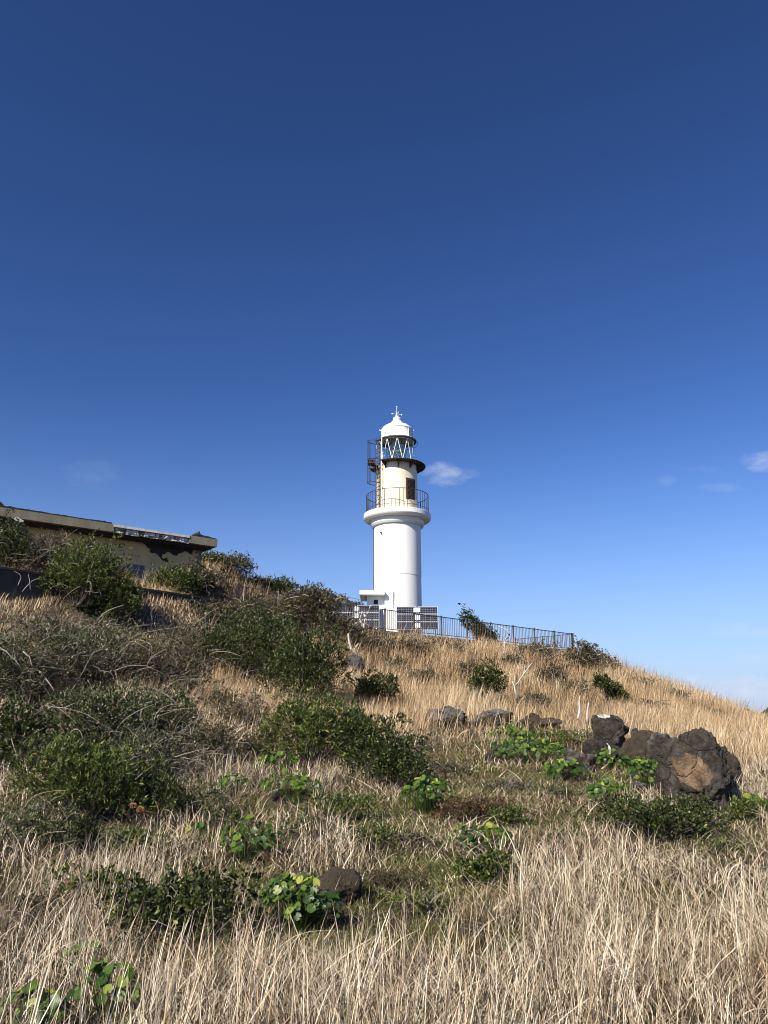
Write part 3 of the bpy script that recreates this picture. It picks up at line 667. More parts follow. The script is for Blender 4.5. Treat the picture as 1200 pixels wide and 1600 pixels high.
OCC = []                                  # ground discs already taken (x, y, r, height the grass keeps there)
def rvec(n, zlo=-1):
    z = rng.uniform(zlo, 1, n); a = rng.uniform(0, 2*np.pi, n); r = np.sqrt(1-z*z); return np.stack([r*np.cos(a), r*np.sin(a), z], -1)
def bush(name, label, cx, py, hw, hp, mat, cat='shrub', L=.07, Wd=.026, cover=2.2, lobes=5, twigs=60, per=6, style='lo', flat=1.0, lean=0.0, group=None, tipd=.35, cap=15000, base=None, Y=None, bare=0, occ=.6, spiky=0.35, leafpart='foliage', lr_=(.30, .48), sp_=.76, tilt=0.0):
    b = hit(cx, py) if base is None else np.array(base, float)
    if b is None: b = at(cx, py, 45); b[2] = H(b[0], b[1])
    dep = depth(b); s = dep/F; rx, hh = hw*s, hp*s; ry = rx*.85*flat
    root = empty(name, tuple(b), 0, label, cat, group)
    # lobes spread through the crown
    lc, lr = [], []
    for i in range(lobes):
        a = 2*math.pi*i/lobes + rng.uniform(-.5, .5); q = rng.uniform(.3, sp_) if i else 0
        zc = hh*(rng.uniform(.35, .6) if i else .55); rr = rng.uniform(*lr_)
        lc.append((rx*q*math.cos(a) + lean*rx*zc/hh, ry*q*math.sin(a), zc)); lr.append((rx*rr*(1.1 if not i else 1), ry*rr, min(hh-zc, hh*rr*1.1)))
    lc, lr = np.array(lc), np.array(lr)
    area = 4*math.pi*((rx*ry)**.5*.75*max(hh*.6, .05)); nl = int(cover*area/(L*Wd*.6)); f_ = 1.0
    if nl > cap: f_ = math.sqrt(nl/cap); nl = cap
    L2, W2 = L*f_, Wd*f_; nt_ = max(8, nl//per)
    li = rng.choice(lobes, nt_, p=(lr.prod(1)**(2/3))/(lr.prod(1)**(2/3)).sum()); dv = rvec(nt_, -.55)
    rad = rng.uniform(tipd, 1, nt_)**.45
    # clumpy outline: push some directions out and others in
    cl = np.array([noise.noise(Vector(p)) for p in (dv*1.7 + lc[li]*3.1 + b)]); rad = rad*(1+.8*cl+spiky*rng.uniform(0, 1, nt_)**6)
    tip = lc[li] + dv*lr[li]*rad[:, None]
    tip[:, 2] = np.where(tip[:, 2] > 0, tip[:, 2], tip[:, 2]*.3)
    tip *= np.array([rx/np.percentile(np.abs(tip[:, 0]-np.median(tip[:, 0])), 97), ry/np.percentile(np.abs(tip[:, 1]), 97), hh/np.percentile(tip[:, 2], 98.5)])
    if tilt: tip[:, 2] = np.maximum(tip[:, 2]*(1-abs(tilt)*.5) - tilt*tip[:, 0]*.5*hh/rx, tip[:, 2]*.12)
    slope = H(b[0]+tip[:, 0], b[1]+tip[:, 1]) - b[2]; ok = tip[:, 2] > slope-.02; tip, dv, li = tip[ok], dv[ok], li[ok]; nt_ = len(tip)
    out = norm(dv + np.array([0, 0, .55]) + rng.normal(size=(nt_, 3))*.25)
    # whorl of leaves at each tip
    rp = np.repeat(tip, per, 0) + rng.normal(size=(nt_*per, 3))*L2*.25; od = np.repeat(out, per, 0)
    side = norm(np.cross(od, rng.normal(size=(nt_*per, 3)))); k = rng.uniform(.35, 1.5, (nt_*per, 1)); dirn = norm(od + side*k)
    n_ = len(rp); tint = np.clip(np.repeat(rng.normal(.45, .15, nt_), per) + rng.normal(0, .14, n_) + (rng.random(n_) < .035)*.5, 0, 1)
    LL = L2*rng.uniform(.6, 1.25, n_); WW = W2*rng.uniform(.7, 1.2, n_)
    V, fs, tt = leaves(rp, dirn, LL, WW, tint, style)
    if per: finish(leafpart, npmesh(leafpart, V, fs, tt), mat, root)
    # branches
    nb_ = min(twigs, nt_); sel = rng.choice(nt_, nb_, replace=False); tp = tip[sel]
    b0 = np.stack([rng.normal(0, rx*.12, nb_), rng.normal(0, ry*.12, nb_), np.zeros(nb_)], -1)
    tq = np.linspace(0, 1, 6)[None, :, None]; mid = b0*.4+tp*.6; mid[:, 2] = tp[:, 2]*.45; mid += rng.normal(size=(nb_, 3))*rx*.08
    P = b0[:, None]*(1-tq)**2 + 2*mid[:, None]*tq*(1-tq) + tp[:, None]*tq**2; P[:, 1:-1] += rng.normal(size=(nb_, 4, 3))*rx*.015
    Rr = np.linspace(1, .3, 6)[None]*rng.uniform(.5, 1.2, (nb_, 1))*max(.006, rx*.012)
    V, q = tubes(P, Rr, 4); tb = np.repeat(rng.uniform(.1, .6, nb_), 24)
    VV, QQ, TT = [V], [q], [tb]
    if bare:                               # long arching bare twigs reaching out of the crown
        i = rng.choice(nt_, bare); st = tip[i]*rng.uniform(.5, 1, (bare, 1)); dd = norm(dv[i]*[1, 1, .6] + [0, 0, .9] + rng.normal(size=(bare, 3))*.45)
        ln = rng.uniform(.25, .9, (bare, 1, 1))*min(.9, rx*.8); tq = np.linspace(0, 1, 7)[None, :, None]
        P = st[:, None] + dd[:, None]*ln*tq + np.concatenate([rng.normal(size=(bare, 1, 2))*.5, -np.abs(rng.normal(size=(bare, 1, 1)))*.55], -1)*ln*tq**2
        w0 = dep*.0009; Rr = np.linspace(1, .35, 7)[None]*rng.uniform(.5, 1.2, (bare, 1))*max(.003, w0)
        V2, q2 = tubes(P, Rr, 3); VV.append(V2); QQ.append(q2+len(V)); TT.append(np.repeat(rng.uniform(.35, 1, bare), 21))
    finish('branches', npmesh('branches', np.concatenate(VV), [np.concatenate(QQ)], np.concatenate(TT)), m_twig, root)
    if occ: OCC.append((b[0], b[1]+ry*.2, max(rx, .1)*occ, .0))
    return root
# ---------------------------------------------------------------- rocks
def rockmat(name, stops, extra=None):
    m = M(name, .85, spec=.3); n1 = m.noise(2.2, 9, .72); n2 = m.noise(11, 7, .75); n3 = m.noise(40, 4, .7)
    c = m.mix(.45, m.ramp(n1, stops), m.ramp(n2, stops)); 
    vo = m.n('TexVoronoi'); vo.feature = 'DISTANCE_TO_EDGE'; vo.inputs['Scale'].default_value = 2.2
    mx = m.n('MixRGB'); mx.inputs[0].default_value = .25; m.link(m.co, mx.inputs[1]); nn = m.n('TexNoise'); nn.inputs['Scale'].default_value = 2; m.link(m.co, nn.inputs['Vector']); m.link(nn.outputs['Color'], mx.inputs[2]); m.link(mx.outputs[0], vo.inputs['Vector'])
    if extra: c = extra(m, c)
    m.color(c); hgt = m.math('ADD', m.math('ADD', n2, m.math('MULTIPLY', n3, .5)), m.ramp(vo.outputs['Distance'], [(0, (0, 0, 0)), (.02, (.6, .6, .6))]))
    m.bump(hgt, 1.0, .09); return m
BAS = [(.32, (.010, .008, .006)), (.46, (.036, .028, .021)), (.57, (.095, .078, .062)), (.74, (.24, .22, .195))]
m_basalt = rockmat('dark_basalt', BAS)
def grey_top(m, c):
    ge = m.n('NewGeometry'); sx = m.n('SeparateXYZ'); m.link(ge.outputs['Normal'], sx.inputs[0]); n = m.noise(4, 7, .75)
    f = m.ramp(m.math('MULTIPLY', m.math('ADD', n, .15), m.math('ADD', sx.outputs[2], .45)), [(.55, (0, 0, 0)), (.85, (.8, .8, .8))]); return m.mix(f, c, (.19, .18, .165))
m_basgrey = rockmat('lichened_grey_rock', BAS, grey_top)
m_brownrock = rockmat('brown_grey_rock', [(.3, (.03, .024, .018)), (.5, (.075, .058, .04)), (.7, (.16, .13, .095)), (.88, (.27, .24, .2))])
m_roundgrey = rockmat('rounded_grey_rock', [(.3, (.05, .045, .04)), (.55, (.12, .108, .095)), (.8, (.22, .20, .18))])
def scar(m, c):       # fresh tan fracture face, fixed on the stone
    sx = m.n('SeparateXYZ'); m.link(m.co, sx.inputs[0]); nx_ = m.noise(2.4, 8, .75)
    X_, Z_ = sx.outputs[0], sx.outputs[2]
    a_ = m.math('MULTIPLY', m.math('SUBTRACT', X_, -.17), 1/.27); b_ = m.math('MULTIPLY', m.math('SUBTRACT', m.math('ADD', Z_, m.math('MULTIPLY', X_, .35)), .50), 1/.27)
    r2 = m.math('ADD', m.math('MULTIPLY', a_, a_), m.math('MULTIPLY', b_, b_)); r2 = m.math('ADD', r2, m.math('MULTIPLY', m.math('SUBTRACT', nx_, .5), 3.6))
    f = m.ramp(r2, [(.74, (1, 1, 1)), (.86, (0, 0, 0))]); y = m.ramp(m.math('MULTIPLY', sx.outputs[1], -1), [(.0, (0, 0, 0)), (.15, (1, 1, 1))])
    n5 = m.noise(6, 8, .7); tan = m.ramp(n5, [(.3, (.07, .048, .032)), (.48, (.24, .155, .09)), (.7, (.36, .26, .165))])
    n7 = m.noise(2.6, 7, .75); c = m.mix(m.ramp(n7, [(.52, (0, 0, 0)), (.66, (.75, .75, .75))]), c, (.15, .14, .13))
    return m.mix(m.math('MULTIPLY', m.math('MULTIPLY', f, y), m.ramp(m.noise(7, 6, .75), [(.36, (.25, .25, .25)), (.5, (1, 1, 1))])), c, tan)
m_scar = rockmat('basalt_with_tan_fracture', BAS, scar)
import bmesh
def dropmat(name, spots):
    def ex(m, c):
        sx = m.n('SeparateXYZ'); m.link(m.co, sx.inputs[0]); nz = m.noise(14, 4, .7); tot = None
        for x, z, rx, rz in spots:
            a_ = m.math('MULTIPLY', m.math('SUBTRACT', sx.outputs[0], x), 1/rx); b_ = m.math('MULTIPLY', m.math('SUBTRACT', sx.outputs[2], z), 1/rz)
            r2 = m.math('ADD', m.math('ADD', m.math('MULTIPLY', a_, a_), m.math('MULTIPLY', b_, b_)), m.math('MULTIPLY', m.math('SUBTRACT', nz, .5), 4.0))
            f = m.math('LESS_THAN', r2, .8); tot = f if tot is None else m.math('MAXIMUM', tot, f)
        return m.mix(tot, c, (.72, .71, .67))
    return rockmat(name, BAS, ex)
m_drop1 = dropmat('basalt_with_droppings', [(-.12, .62, .16, .05), (.10, .68, .08, .03)])
m_drop2 = dropmat('basalt_with_white_streak', [(.13, .30, .025, .14)])
def rock(label, x0, x1, ytop, ybot, mat, seed, Y=None, planes=16, rough=.2, depthf=.8, group=None, sub=5, bump2=.05, name='boulder', shape=None, occ=.8, cat='rock'):
    cx = (x0+x1)/2
    b = hit(cx, ybot) if Y is None else at(cx, ybot, Y)
    s = depth(b)/F; hw, hh = (x1-x0)/2*s, (ybot-ytop)*s
    bm = bmesh.new(); bmesh.ops.create_icosphere(bm, subdivisions=sub, radius=1.0); r = random.Random(seed)
    ns = [Vector((r.gauss(0, 1), r.gauss(0, 1), r.gauss(0, .8))).normalized() for _ in range(planes)]; ds = [r.uniform(.62, .9) for _ in ns]
    off = Vector((seed*7.3, seed*1.7, seed*3.1))
    for v in bm.verts:
        p = v.co.copy(); 
        for n_, d in zip(ns, ds):
            e = p.dot(n_) - d
            if e > 0: p -= n_*e*.97
        nz = noise.fractal(p*1.2+off, 1.0, 2.2, 3)*rough - abs(noise.noise(p*2.1+off))*rough*.9 + noise.ridged_multi_fractal(p*2.6+off, .9, 2.1, 5, .9, 2)*bump2 + noise.fractal(p*8+off, .8, 2.2, 4)*bump2*.9
        vd = noise.voronoi(p*2.4+off)[0]; nz += (vd[1]-vd[0] < .09)*-.03 + (vd[0]-.3)*rough*.35
        cp_ = vdp = noise.voronoi(p*1.9+off*1.3)[1][0]; nz += (noise.cell(cp_*37.7)-.5)*rough*.6
        p = p*(1+nz)
        if shape: p = shape(p)
        v.co = p
    xs = [v.co.x for v in bm.verts]; zs = [v.co.z for v in bm.verts]; ax, bx = min(xs), max(xs); az, bz = min(zs), max(zs)
    for v in bm.verts:
        z = (v.co.z-az)/(bz-az); v.co = Vector((((v.co.x-ax)/(bx-ax)*2-1)*hw, v.co.y*hw*depthf, (z*1.32-.32)*hh))
    me = bpy.data.meshes.new(name); bm.to_mesh(me); bm.free(); me.shade_smooth()
    yy = b[1] + hw*depthf*.5
    o = finish(name, me, mat, loc=(b[0]+ (b[0]/b[1])*(yy-b[1]), yy, b[2])); tag(o, label, cat, group)
    OCC.append((o.location.x, yy, hw*occ*1.05, 0.0)); return o
def big_shape(p):
    if p.x > .35: p.z -= (p.x-.35)*.55
    if p.x < -.45: p.z -= (-.45-p.x)*.5*(1 if p.z > 0 else 0)
    return p
GR = 'basalt boulders heaped on the right slope'
rock('largest boulder, dark with a big tan fracture patch on its face', 1028, 1156, 1141, 1266, m_scar, 4, planes=12, rough=.15, group=GR, sub=6, bump2=.06)
rock('dark rugged boulder leaning against the right side of the largest boulder', 1112, 1174, 1168, 1264, m_basalt, 9, Y=13.4, planes=14, rough=.15, group=GR, sub=6, bump2=.07)
rock('black topmost boulder with small white bird droppings at the upper left of the heap', 925, 986, 1117, 1166, m_drop1, 12, Y=17.0, planes=18, group=GR)
rock('low black boulder just below the topmost black boulder', 903, 972, 1151, 1196, m_drop2, 15, Y=15.8, planes=18, group=GR)
rock('grey topped jagged rock at the left end of the boulder heap', 880, 936, 1171, 1222, m_basgrey, 18, Y=14.6, planes=17, rough=.22, group=GR)
rock('brown tinted boulder squeezed between the black boulders and the largest one', 966, 1034, 1139, 1206, m_brownrock, 73, Y=15.6, planes=18, group=GR)
rock('small grey rock half hidden in leaves under the brown tinted boulder', 966, 1020, 1222, 1262, m_basgrey, 25, Y=13.2, planes=16, group=GR)
rock('pale grey rock at the right edge beyond the dark rugged boulder', 1166, 1196, 1210, 1246, m_basgrey, 27, Y=15.5, planes=16, group=GR)
rock('dark low rock cut by the right edge of the photo', 1184, 1225, 1205, 1256, m_basalt, 28, Y=15, planes=16, group=GR)
rock('grey slab boulder wedged at the left shoulder of the largest boulder', 1008, 1072, 1146, 1216, m_basgrey, 91, Y=15.0, planes=14, rough=.16, group=GR)
GM = 'low rocks in a row across the mid slope'
rock('grey left rock of the low row across the mid slope', 658, 738, 1103, 1142, m_basgrey, 31, Y=21, planes=18, group=GM, occ=.45)
rock('dark grey middle rock of the low row across the mid slope', 728, 806, 1108, 1142, m_basgrey, 34, Y=21.2, planes=18, group=GM, occ=.45)
rock('brownish right rock of the low row across the mid slope', 800, 878, 1114, 1140, m_brownrock, 37, Y=21.5, planes=18, group=GM, occ=.45)
rock('smooth rounded grey rock beside the bleached branches under the terrace', 533, 572, 1022, 1062, m_roundgrey, 41, planes=4, rough=.1, bump2=.02)
rock('dark rock behind the near clump of glossy round leaves', 484, 566, 1360, 1418, m_brownrock, 44, planes=16, rough=.12)
rock('small sunken dark stone in the short turf below the middle rocks', 752, 792, 1172, 1196, m_basalt, 46, planes=15)
rock('small dark stone half buried near the centre of the slope', 746, 790, 1178, 1200, m_basgrey, 47, planes=15) if False else None
rock('flat dark stone low in the grass below the leaf carpet on the right', 1100, 1150, 1306, 1332, m_brownrock, 49, planes=15)
rock('brown stone hidden in grass left of the leaf carpet', 928, 972, 1292, 1322, m_brownrock, 51, planes=15)
rock('little grey stone in the dead stems near the front centre', 716, 758, 1440, 1474, m_brownrock, 53, planes=15)
for (x0, x1, yt, yb, Y, lab) in ((1140, 1184, 1106, 1124, 44, 'left'), (1178, 1236, 1104, 1128, 43, 'right')):
    rock('far %s dark outcrop on the crest at the right edge' % lab, x0, x1, yt, yb, m_basalt, 60+x0, Y=Y, planes=17, group='dark outcrops on the far crest')
# white bird droppings on the rocks are separate thin splashes
# ---------------------------------------------------------------- shrubs
S = 'dark evergreen shrubs on the slope'
# beside house and wall
bush('shrub', 'dark shrub with bare twigs at the left edge under the roof of the house', 5, 893, 42, 92, m_dark, base=(*at(2, 893, 28.4)[:2], H(at(2, 893, 28.4)[0], 28.4)), L=.09, Wd=.04, bare=60, cap=9000, occ=0, group='shrubs around the abandoned house')
bush('shrub', 'tan twiggy bush between the left edge and the green shrub, before the house', 66, 892, 44, 74, m_olive, base=(*at(66, 893, 28.8)[:2], H(at(66, 893, 28.8)[0], 28.8)), L=.08, Wd=.02, cover=.9, bare=260, twigs=120, cap=5000, occ=0, group='shrubs around the abandoned house')
bush('shrub', 'large green shrub spilling over the retaining wall below the house', 120, 950, 56, 104, m_mid, base=at(122, 948, 27.6), L=.09, Wd=.042, cap=15000, bare=50, occ=.5, lobes=8, group='shrubs around the abandoned house')
bush('shrub', 'lower green shrub hanging down the wall right of the large one', 186, 985, 44, 82, m_mid, base=at(186, 980, 28.2), L=.09, Wd=.04, cap=10000, bare=30, occ=.5, group='shrubs around the abandoned house')
bush('shrub', 'green leafy shrub growing right beside the window of the house', 276, 925, 36, 46, m_mid, base=(*at(276, 925, 33.9)[:2], H(at(276, 925, 33.9)[0], 33.9)), L=.13, Wd=.05, cap=7000, bare=30, occ=0, group='shrubs around the abandoned house')
bush('shrub', 'olive brown bush between window shrub and corner pillar', 322, 938, 40, 58, m_olive, base=(*at(312, 936, 35)[:2], H(at(312, 936, 35)[0], 35)), L=.10, Wd=.04, bare=120, cap=7000, occ=0, group='shrubs around the abandoned house')
HB = 'scrub on the hump behind the wire fence'
for cx, Y, hw, hp, mt, lab in ((362, 42, 40, 30, m_olive, 'grey olive scrub beside the right corner of the house'), (333, 42.5, 20, 26, m_mid, 'green scrub tight behind the right corner of the house'), (448, 43, 28, 28, m_dark, 'dark round bush on the hump behind the wire fence'),
        (492, 43.5, 34, 24, m_olive, 'brown olive bush right of the dark round bush on the hump'), (525, 43.5, 30, 26, m_olive, 'tawny bush on the crest left of the lighthouse'), (552, 43.6, 16, 22, m_dark, 'small dark bush on the crest touching the annex canopy'), (408, 43, 26, 14, m_olive, 'low tawny bush in the dip between the hump bushes')):
    Ys = np.linspace(37, 50, 80); Xs = (cx-600)/F*Ys*1.02; Zs = H(Xs, Ys); k_ = int(np.argmin(project(np.stack([Xs, Ys, Zs], -1))[1])); Y = float(Ys[k_])-.3
    bush('shrub', lab, cx, 930, hw, hp, mt, base=(float(Xs[k_]), Y, float(H(Xs[k_], Y))-.15), L=.14, Wd=.055, cap=6000, bare=60, occ=0, group=HB, cover=2.6)
FR = 'scrub below the terrace'
bush('shrub', 'olive brown thicket swallowing the left end of the metal fence', 488, 1000, 50, 78, m_olive, L=.10, Wd=.04, bare=160, cap=9000, group=FR)
bush('shrub', 'yellow green low scrub under the end of the dark wall', 360, 985, 52, 44, m_olive, L=.09, Wd=.035, bare=120, cap=7000, group=FR)
bush('shrub', 'olive scrub below the wire fence', 425, 985, 55, 50, m_olive, L=.09, Wd=.035, bare=160, cap=8000, group=FR)
bush('shrub', 'thin olive scrub directly below the left solar panels', 548, 1012, 32, 48, m_olive, L=.09, Wd=.035, bare=80, cap=4000, cover=1.4, group=FR)
bush('shrub', 'big dark evergreen shrub, upper one of the pair right of the wall end', 395, 1068, 82, 110, m_dark, L=.10, Wd=.035, bare=120, cap=15000, group=S, lobes=7)
bush('shrub', 'big dark evergreen shrub beside the rounded grey rock', 470, 1112, 64, 132, m_dark, L=.10, Wd=.035, bare=20, cap=15000, group=S, lobes=8)
bush('shrub', 'narrow leaved green shrub in the centre left of the slope', 488, 1200, 74, 108, m_mid, L=.10, Wd=.026, per=8, cap=15000, group=S, lobes=8)
bush('shrub', 'narrow leaved green shrub overlapping the right of the centre one', 572, 1210, 58, 92, m_dark, L=.09, Wd=.024, per=8, cap=14000, group=S, lobes=7)
bush('shrub', 'dark small leaved shrub, rightmost of the central clump', 625, 1238, 60, 84, m_dark, L=.05, Wd=.032, cap=14000, group=S, lobes=7)
bush('windswept_shrub', 'dark windswept shrub leaning right in front of the metal fence', 766, 1010, 30, 74, m_dark, tilt=.75, lean=.0, L=.09, Wd=.035, cap=7000, lr_=(.25, .4), sp_=.8, occ=.4, cat='shrub', bare=6)
bush('windswept_shrub', 'small dark windswept shrub alone above the middle rocks', 762, 1112, 26, 74, m_dark, L=.09, Wd=.035, cap=5000, occ=.4, lobes=6, cat='shrub', cover=1.9, lr_=(.2, .34), sp_=.85, twigs=40)
bush('windswept_shrub', 'low dark shrub in the tan grass below the bleached branches', 594, 1112, 32, 58, m_dark, L=.08, Wd=.035, cap=5000, occ=.4, cat='shrub', lr_=(.2, .34), sp_=.85)
bush('windswept_shrub', 'dark shrub below the right end of the fence, on the grass slope', 966, 1110, 26, 60, m_dark, tilt=.7, L=.10, Wd=.04, cap=6000, occ=.4, cat='shrub', lr_=(.2, .34), sp_=.85)
bush('windswept_shrub', 'tiny dark shrub right of the one below the fence end', 992, 1082, 11, 18, m_dark, L=.10, Wd=.04, cap=1500, occ=.4, cat='shrub')
bush('windswept_shrub', 'tiny green shrub just above the left middle rock', 687, 1100, 11, 20, m_mid, L=.07, Wd=.03, cap=1500, occ=.4, cat='shrub')
bush('shrub', 'brown scrub at the foot of the fence end corner', 918, 1058, 30, 52, m_olive, L=.10, Wd=.04, bare=90, cap=5000, cover=1.6, group=FR)
bush('shrub', 'brownish scrub right below the fence end on the crest', 950, 1058, 22, 34, m_olive, L=.10, Wd=.04, bare=60, cap=3000, cover=1.3, group=FR)
for cx, py, hw, hp, mt, lab in ((640, 1022, 34, 26, m_olive, 'below the right solar panels'), (700, 1024, 30, 24, m_olive, 'between the right solar panels and the fence shrub'), (590, 1020, 26, 26, m_olive, 'below the entrance annex'), (846, 1040, 34, 34, m_olive, 'below the last stretch of the metal fence'), (862, 1080, 36, 38, m_olive, 'midway between fence corner and middle rocks'), (802, 1050, 22, 26, m_olive, 'just right under the windswept fence shrub'), (1000, 1080, 30, 20, m_olive, 'on the crest right of the tiny dark shrub'), (905, 1090, 26, 26, m_olive, 'left of the dark shrub under the fence end'), (660, 1070, 24, 24, m_olive, 'in the open grass above the left middle rock'),
        (1050, 1098, 30, 18, m_olive, 'on the bare crest above the largest boulder'), (1120, 1130, 34, 20, m_olive, 'on the far right slope beneath the crest'), (560, 1090, 24, 26, m_olive, 'below the rounded grey rock'), (830, 1110, 30, 22, m_olive, 'just behind the brownish right middle rock'), (1010, 1120, 30, 22, m_olive, 'behind the topmost black boulder'), (735, 1060, 20, 24, m_olive, 'left above the lone windswept shrub'), (620, 1050, 22, 22, m_olive, 'right of the rounded grey rock'), (940, 1120, 24, 20, m_olive, 'left above the topmost black boulder')):
    bush('scrub_tussock', 'low brown scrub tussock '+lab, cx, py, hw, hp, mt, L=.10, Wd=.035, cover=1.1, bare=70, cap=2500, occ=.3, lobes=6, group='brown scrub tussocks on the upper slope', cat='shrub', flat=.7)
for cx, py, hw, hp, mt, lab in ((330, 1190, 40, 60, m_olive, 'right of the grey green thicket'), (300, 1290, 66, 66, m_greyleaf, 'right below the long leaved shrubs'), (50, 1350, 74, 84, m_greyleaf, 'at the left edge below the dark hollow shrub'), (350, 1300, 30, 34, m_mid, 'behind the half shaded round leaves'), (30, 1460, 50, 54, m_olive, 'at the left edge beside the dried flower heads'), (350, 1130, 30, 50, m_olive, 'left below the dark evergreen pair'), (400, 1190, 26, 40, m_olive, 'left of the narrow leaved centre shrub'), (215, 1350, 54, 50, m_mid, 'above the dark foreground shrub'), (470, 1310, 40, 30, m_mid, 'above the dense near mound of round leaves'), (640, 1330, 40, 26, m_olive, 'left of the front centre round leaves'), (500, 1450, 40, 26, m_olive, 'at the foot of the near dark rock'), (900, 1330, 50, 24, m_mid, 'left of the leaf carpet at the boulders'), (1000, 1200, 24, 22, m_olive, 'in the nook of the boulder heap'), (700, 1215, 44, 22, m_olive, 'right of the rightmost central shrub'), (880, 1250, 44, 20, m_mid, 'in the short turf left of the boulder heap'), (800, 1240, 40, 18, m_olive, 'in the middle of the short turf'), (990, 1345, 40, 24, m_olive, 'just in front of the leaf carpet'), (1140, 1340, 40, 24, m_mid, 'below the flat dark stone on the right'), (660, 1430, 50, 26, m_mid, 'in yellow grass right of the near dark rock'), (640, 1180, 40, 24, m_olive, 'below the twisted bleached branches'),
        (860, 1440, 40, 20, m_mid, 'in the straw of the front right centre'), (1040, 1450, 40, 22, m_mid, 'in the straw of the front right'), (590, 1510, 46, 24, m_mid, 'in the straw at front centre'), (760, 1530, 40, 22, m_mid, 'in the straw below the little grey stone')):
    bush('low_scrub', 'low weedy clump '+lab, cx, py, hw, hp, mt, L=.045, Wd=.018, cover=1.4, bare=70, cap=5000, occ=.3, lobes=7, group='weedy clumps on the lower slope', cat='shrub', flat=.7)
LM = 'grey green thicket on the left slope'
bush('shrub', 'twiggy grey scrub at the far left below the retaining wall', 30, 1110, 75, 130, m_greyleaf, L=.06, Wd=.026, cover=1.3, bare=500, twigs=150, cap=12000, group=LM, lobes=7)
bush('shrub', 'twiggy grey brown scrub below the wall between edge and dark shrubs', 150, 1100, 90, 120, m_greyleaf, L=.06, Wd=.026, cover=1.1, bare=600, twigs=150, cap=12000, group=LM, lobes=8)
bush('shrub', 'grey scrub with arching dead twigs left of the dark evergreen pair', 262, 1110, 68, 110, m_olive, L=.06, Wd=.024, cover=1.1, bare=500, twigs=150, cap=10000, group=LM, lobes=7)
bush('shrub', 'grey green shrub with pale leaves in the middle of the left thicket', 150, 1195, 90, 120, m_greyleaf, L=.055, Wd=.026, cover=2.2, bare=260, cap=15000, group=LM, lobes=8)
bush('shrub', 'grey green shrub with pale leaves at the right of the left thicket', 255, 1175, 62, 95, m_greyleaf, L=.055, Wd=.026, cover=2.0, bare=160, cap=12000, group=LM, lobes=6)
bush('shrub', 'tangled dry brown scrub along the top of the left thicket', 95, 1020, 95, 60, m_olive, L=.06, Wd=.022, cover=.7, bare=500, twigs=160, cap=6000, group=LM, lobes=10, occ=.3)
bush('shrub', 'tangled dry scrub between the left thicket and the evergreen pair', 300, 1040, 62, 66, m_olive, L=.06, Wd=.022, cover=.7, bare=400, twigs=160, cap=6000, group=LM, lobes=9, occ=.3)
bush('shrub', 'loose grey twiggy scrub filling the hollow of the left thicket', 235, 1225, 80, 80, m_greyleaf, L=.055, Wd=.024, cover=1.1, bare=400, twigs=160, cap=8000, group=LM, lobes=9, occ=.3)
bush('shrub', 'loose olive scrub between the thicket and the narrow leaved centre shrub', 385, 1150, 46, 60, m_olive, L=.06, Wd=.024, cover=.9, bare=200, twigs=100, cap=5000, group=LM, lobes=8, occ=.3)
bush('shrub', 'dark hollow shrub at the left edge half way down', 20, 1215, 56, 115, m_dark, L=.06, Wd=.03, cover=1.8, bare=120, cap=12000, group=LM)
bush('shrub', 'long leaved green shrub low in the left thicket', 140, 1290, 92, 128, m_mid, L=.085, Wd=.02, per=9, cover=2.6, cap=15000, group=LM, lobes=9, bare=20)
bush('shrub', 'small long leaved dark shrub at right of the long leaved green one', 232, 1290, 50, 90, m_dark, L=.08, Wd=.02, per=8, cover=2.0, cap=9000, group=LM, bare=50)
bush('shrub', 'small dark leafy clump by the left grass under the thicket', 130, 1335, 32, 52, m_dark, L=.05, Wd=.02, cap=4000, group=LM)
NR = 'low leafy plants near the front'
bush('shrub', 'low glossy dark shrub in the left foreground', 280, 1480, 112, 104, m_dark, L=.045, Wd=.026, per=6, style='hi', cover=2.2, occ=.4, bare=60, cap=10000, lobes=11, flat=.8, group=NR, tipd=.5)
bush('shrub', 'low glossy dark shrub, left end of the foreground leaf mass', 160, 1440, 62, 78, m_mid, L=.042, Wd=.025, per=6, style='hi', cover=1.1, occ=.3, bare=50, cap=4000, lobes=5, flat=.8, group=NR, tipd=.5)
bush('shrub', 'small leaved dark green plant in front centre grass', 762, 1392, 48, 54, m_mid, L=.04, Wd=.024, style='hi', cap=5000, group=NR)
bush('ground_cover', 'dark green leaf carpet in front of the largest boulder', 1032, 1312, 100, 62, m_dark, L=.045, Wd=.026, cover=2.6, cap=14000, lobes=12, flat=.6, cat='ground cover', group=NR)
bush('ground_cover', 'red tinged low plants in the centre of the turf', 742, 1292, 60, 44, m_red, L=.045, Wd=.018, cover=2.2, cap=8000, lobes=8, flat=.6, cat='ground cover', group=NR)
bush('ground_cover', 'dark leafy patch right of the red tinged plants', 800, 1300, 34, 38, m_mid, L=.045, Wd=.022, cap=4500, lobes=6, flat=.6, cat='ground cover', group=NR)
bush('ground_cover', 'dull green patch below the central shrubs', 535, 1290, 60, 46, m_mid, L=.045, Wd=.022, cover=1.6, cap=8000, lobes=8, flat=.6, cat='ground cover', group=NR)
bush('ground_cover', 'dull green patch right of the one below the central shrubs', 585, 1335, 44, 44, m_mid, L=.045, Wd=.022, cover=1.4, cap=5000, lobes=8, flat=.6, cat='ground cover', group=NR)
bush('ground_cover', 'dark green patch at the right edge below the boulders', 1182, 1292, 42, 40, m_mid, L=.045, Wd=.022, cap=5000, lobes=8, flat=.6, cat='ground cover', group=NR)
bush('ground_cover', 'olive moss like cushion above the glossy round leaves', 620, 1395, 56, 30, m_olive, L=.03, Wd=.010, cap=8000, lobes=8, flat=.6, cat='ground cover', group=NR)
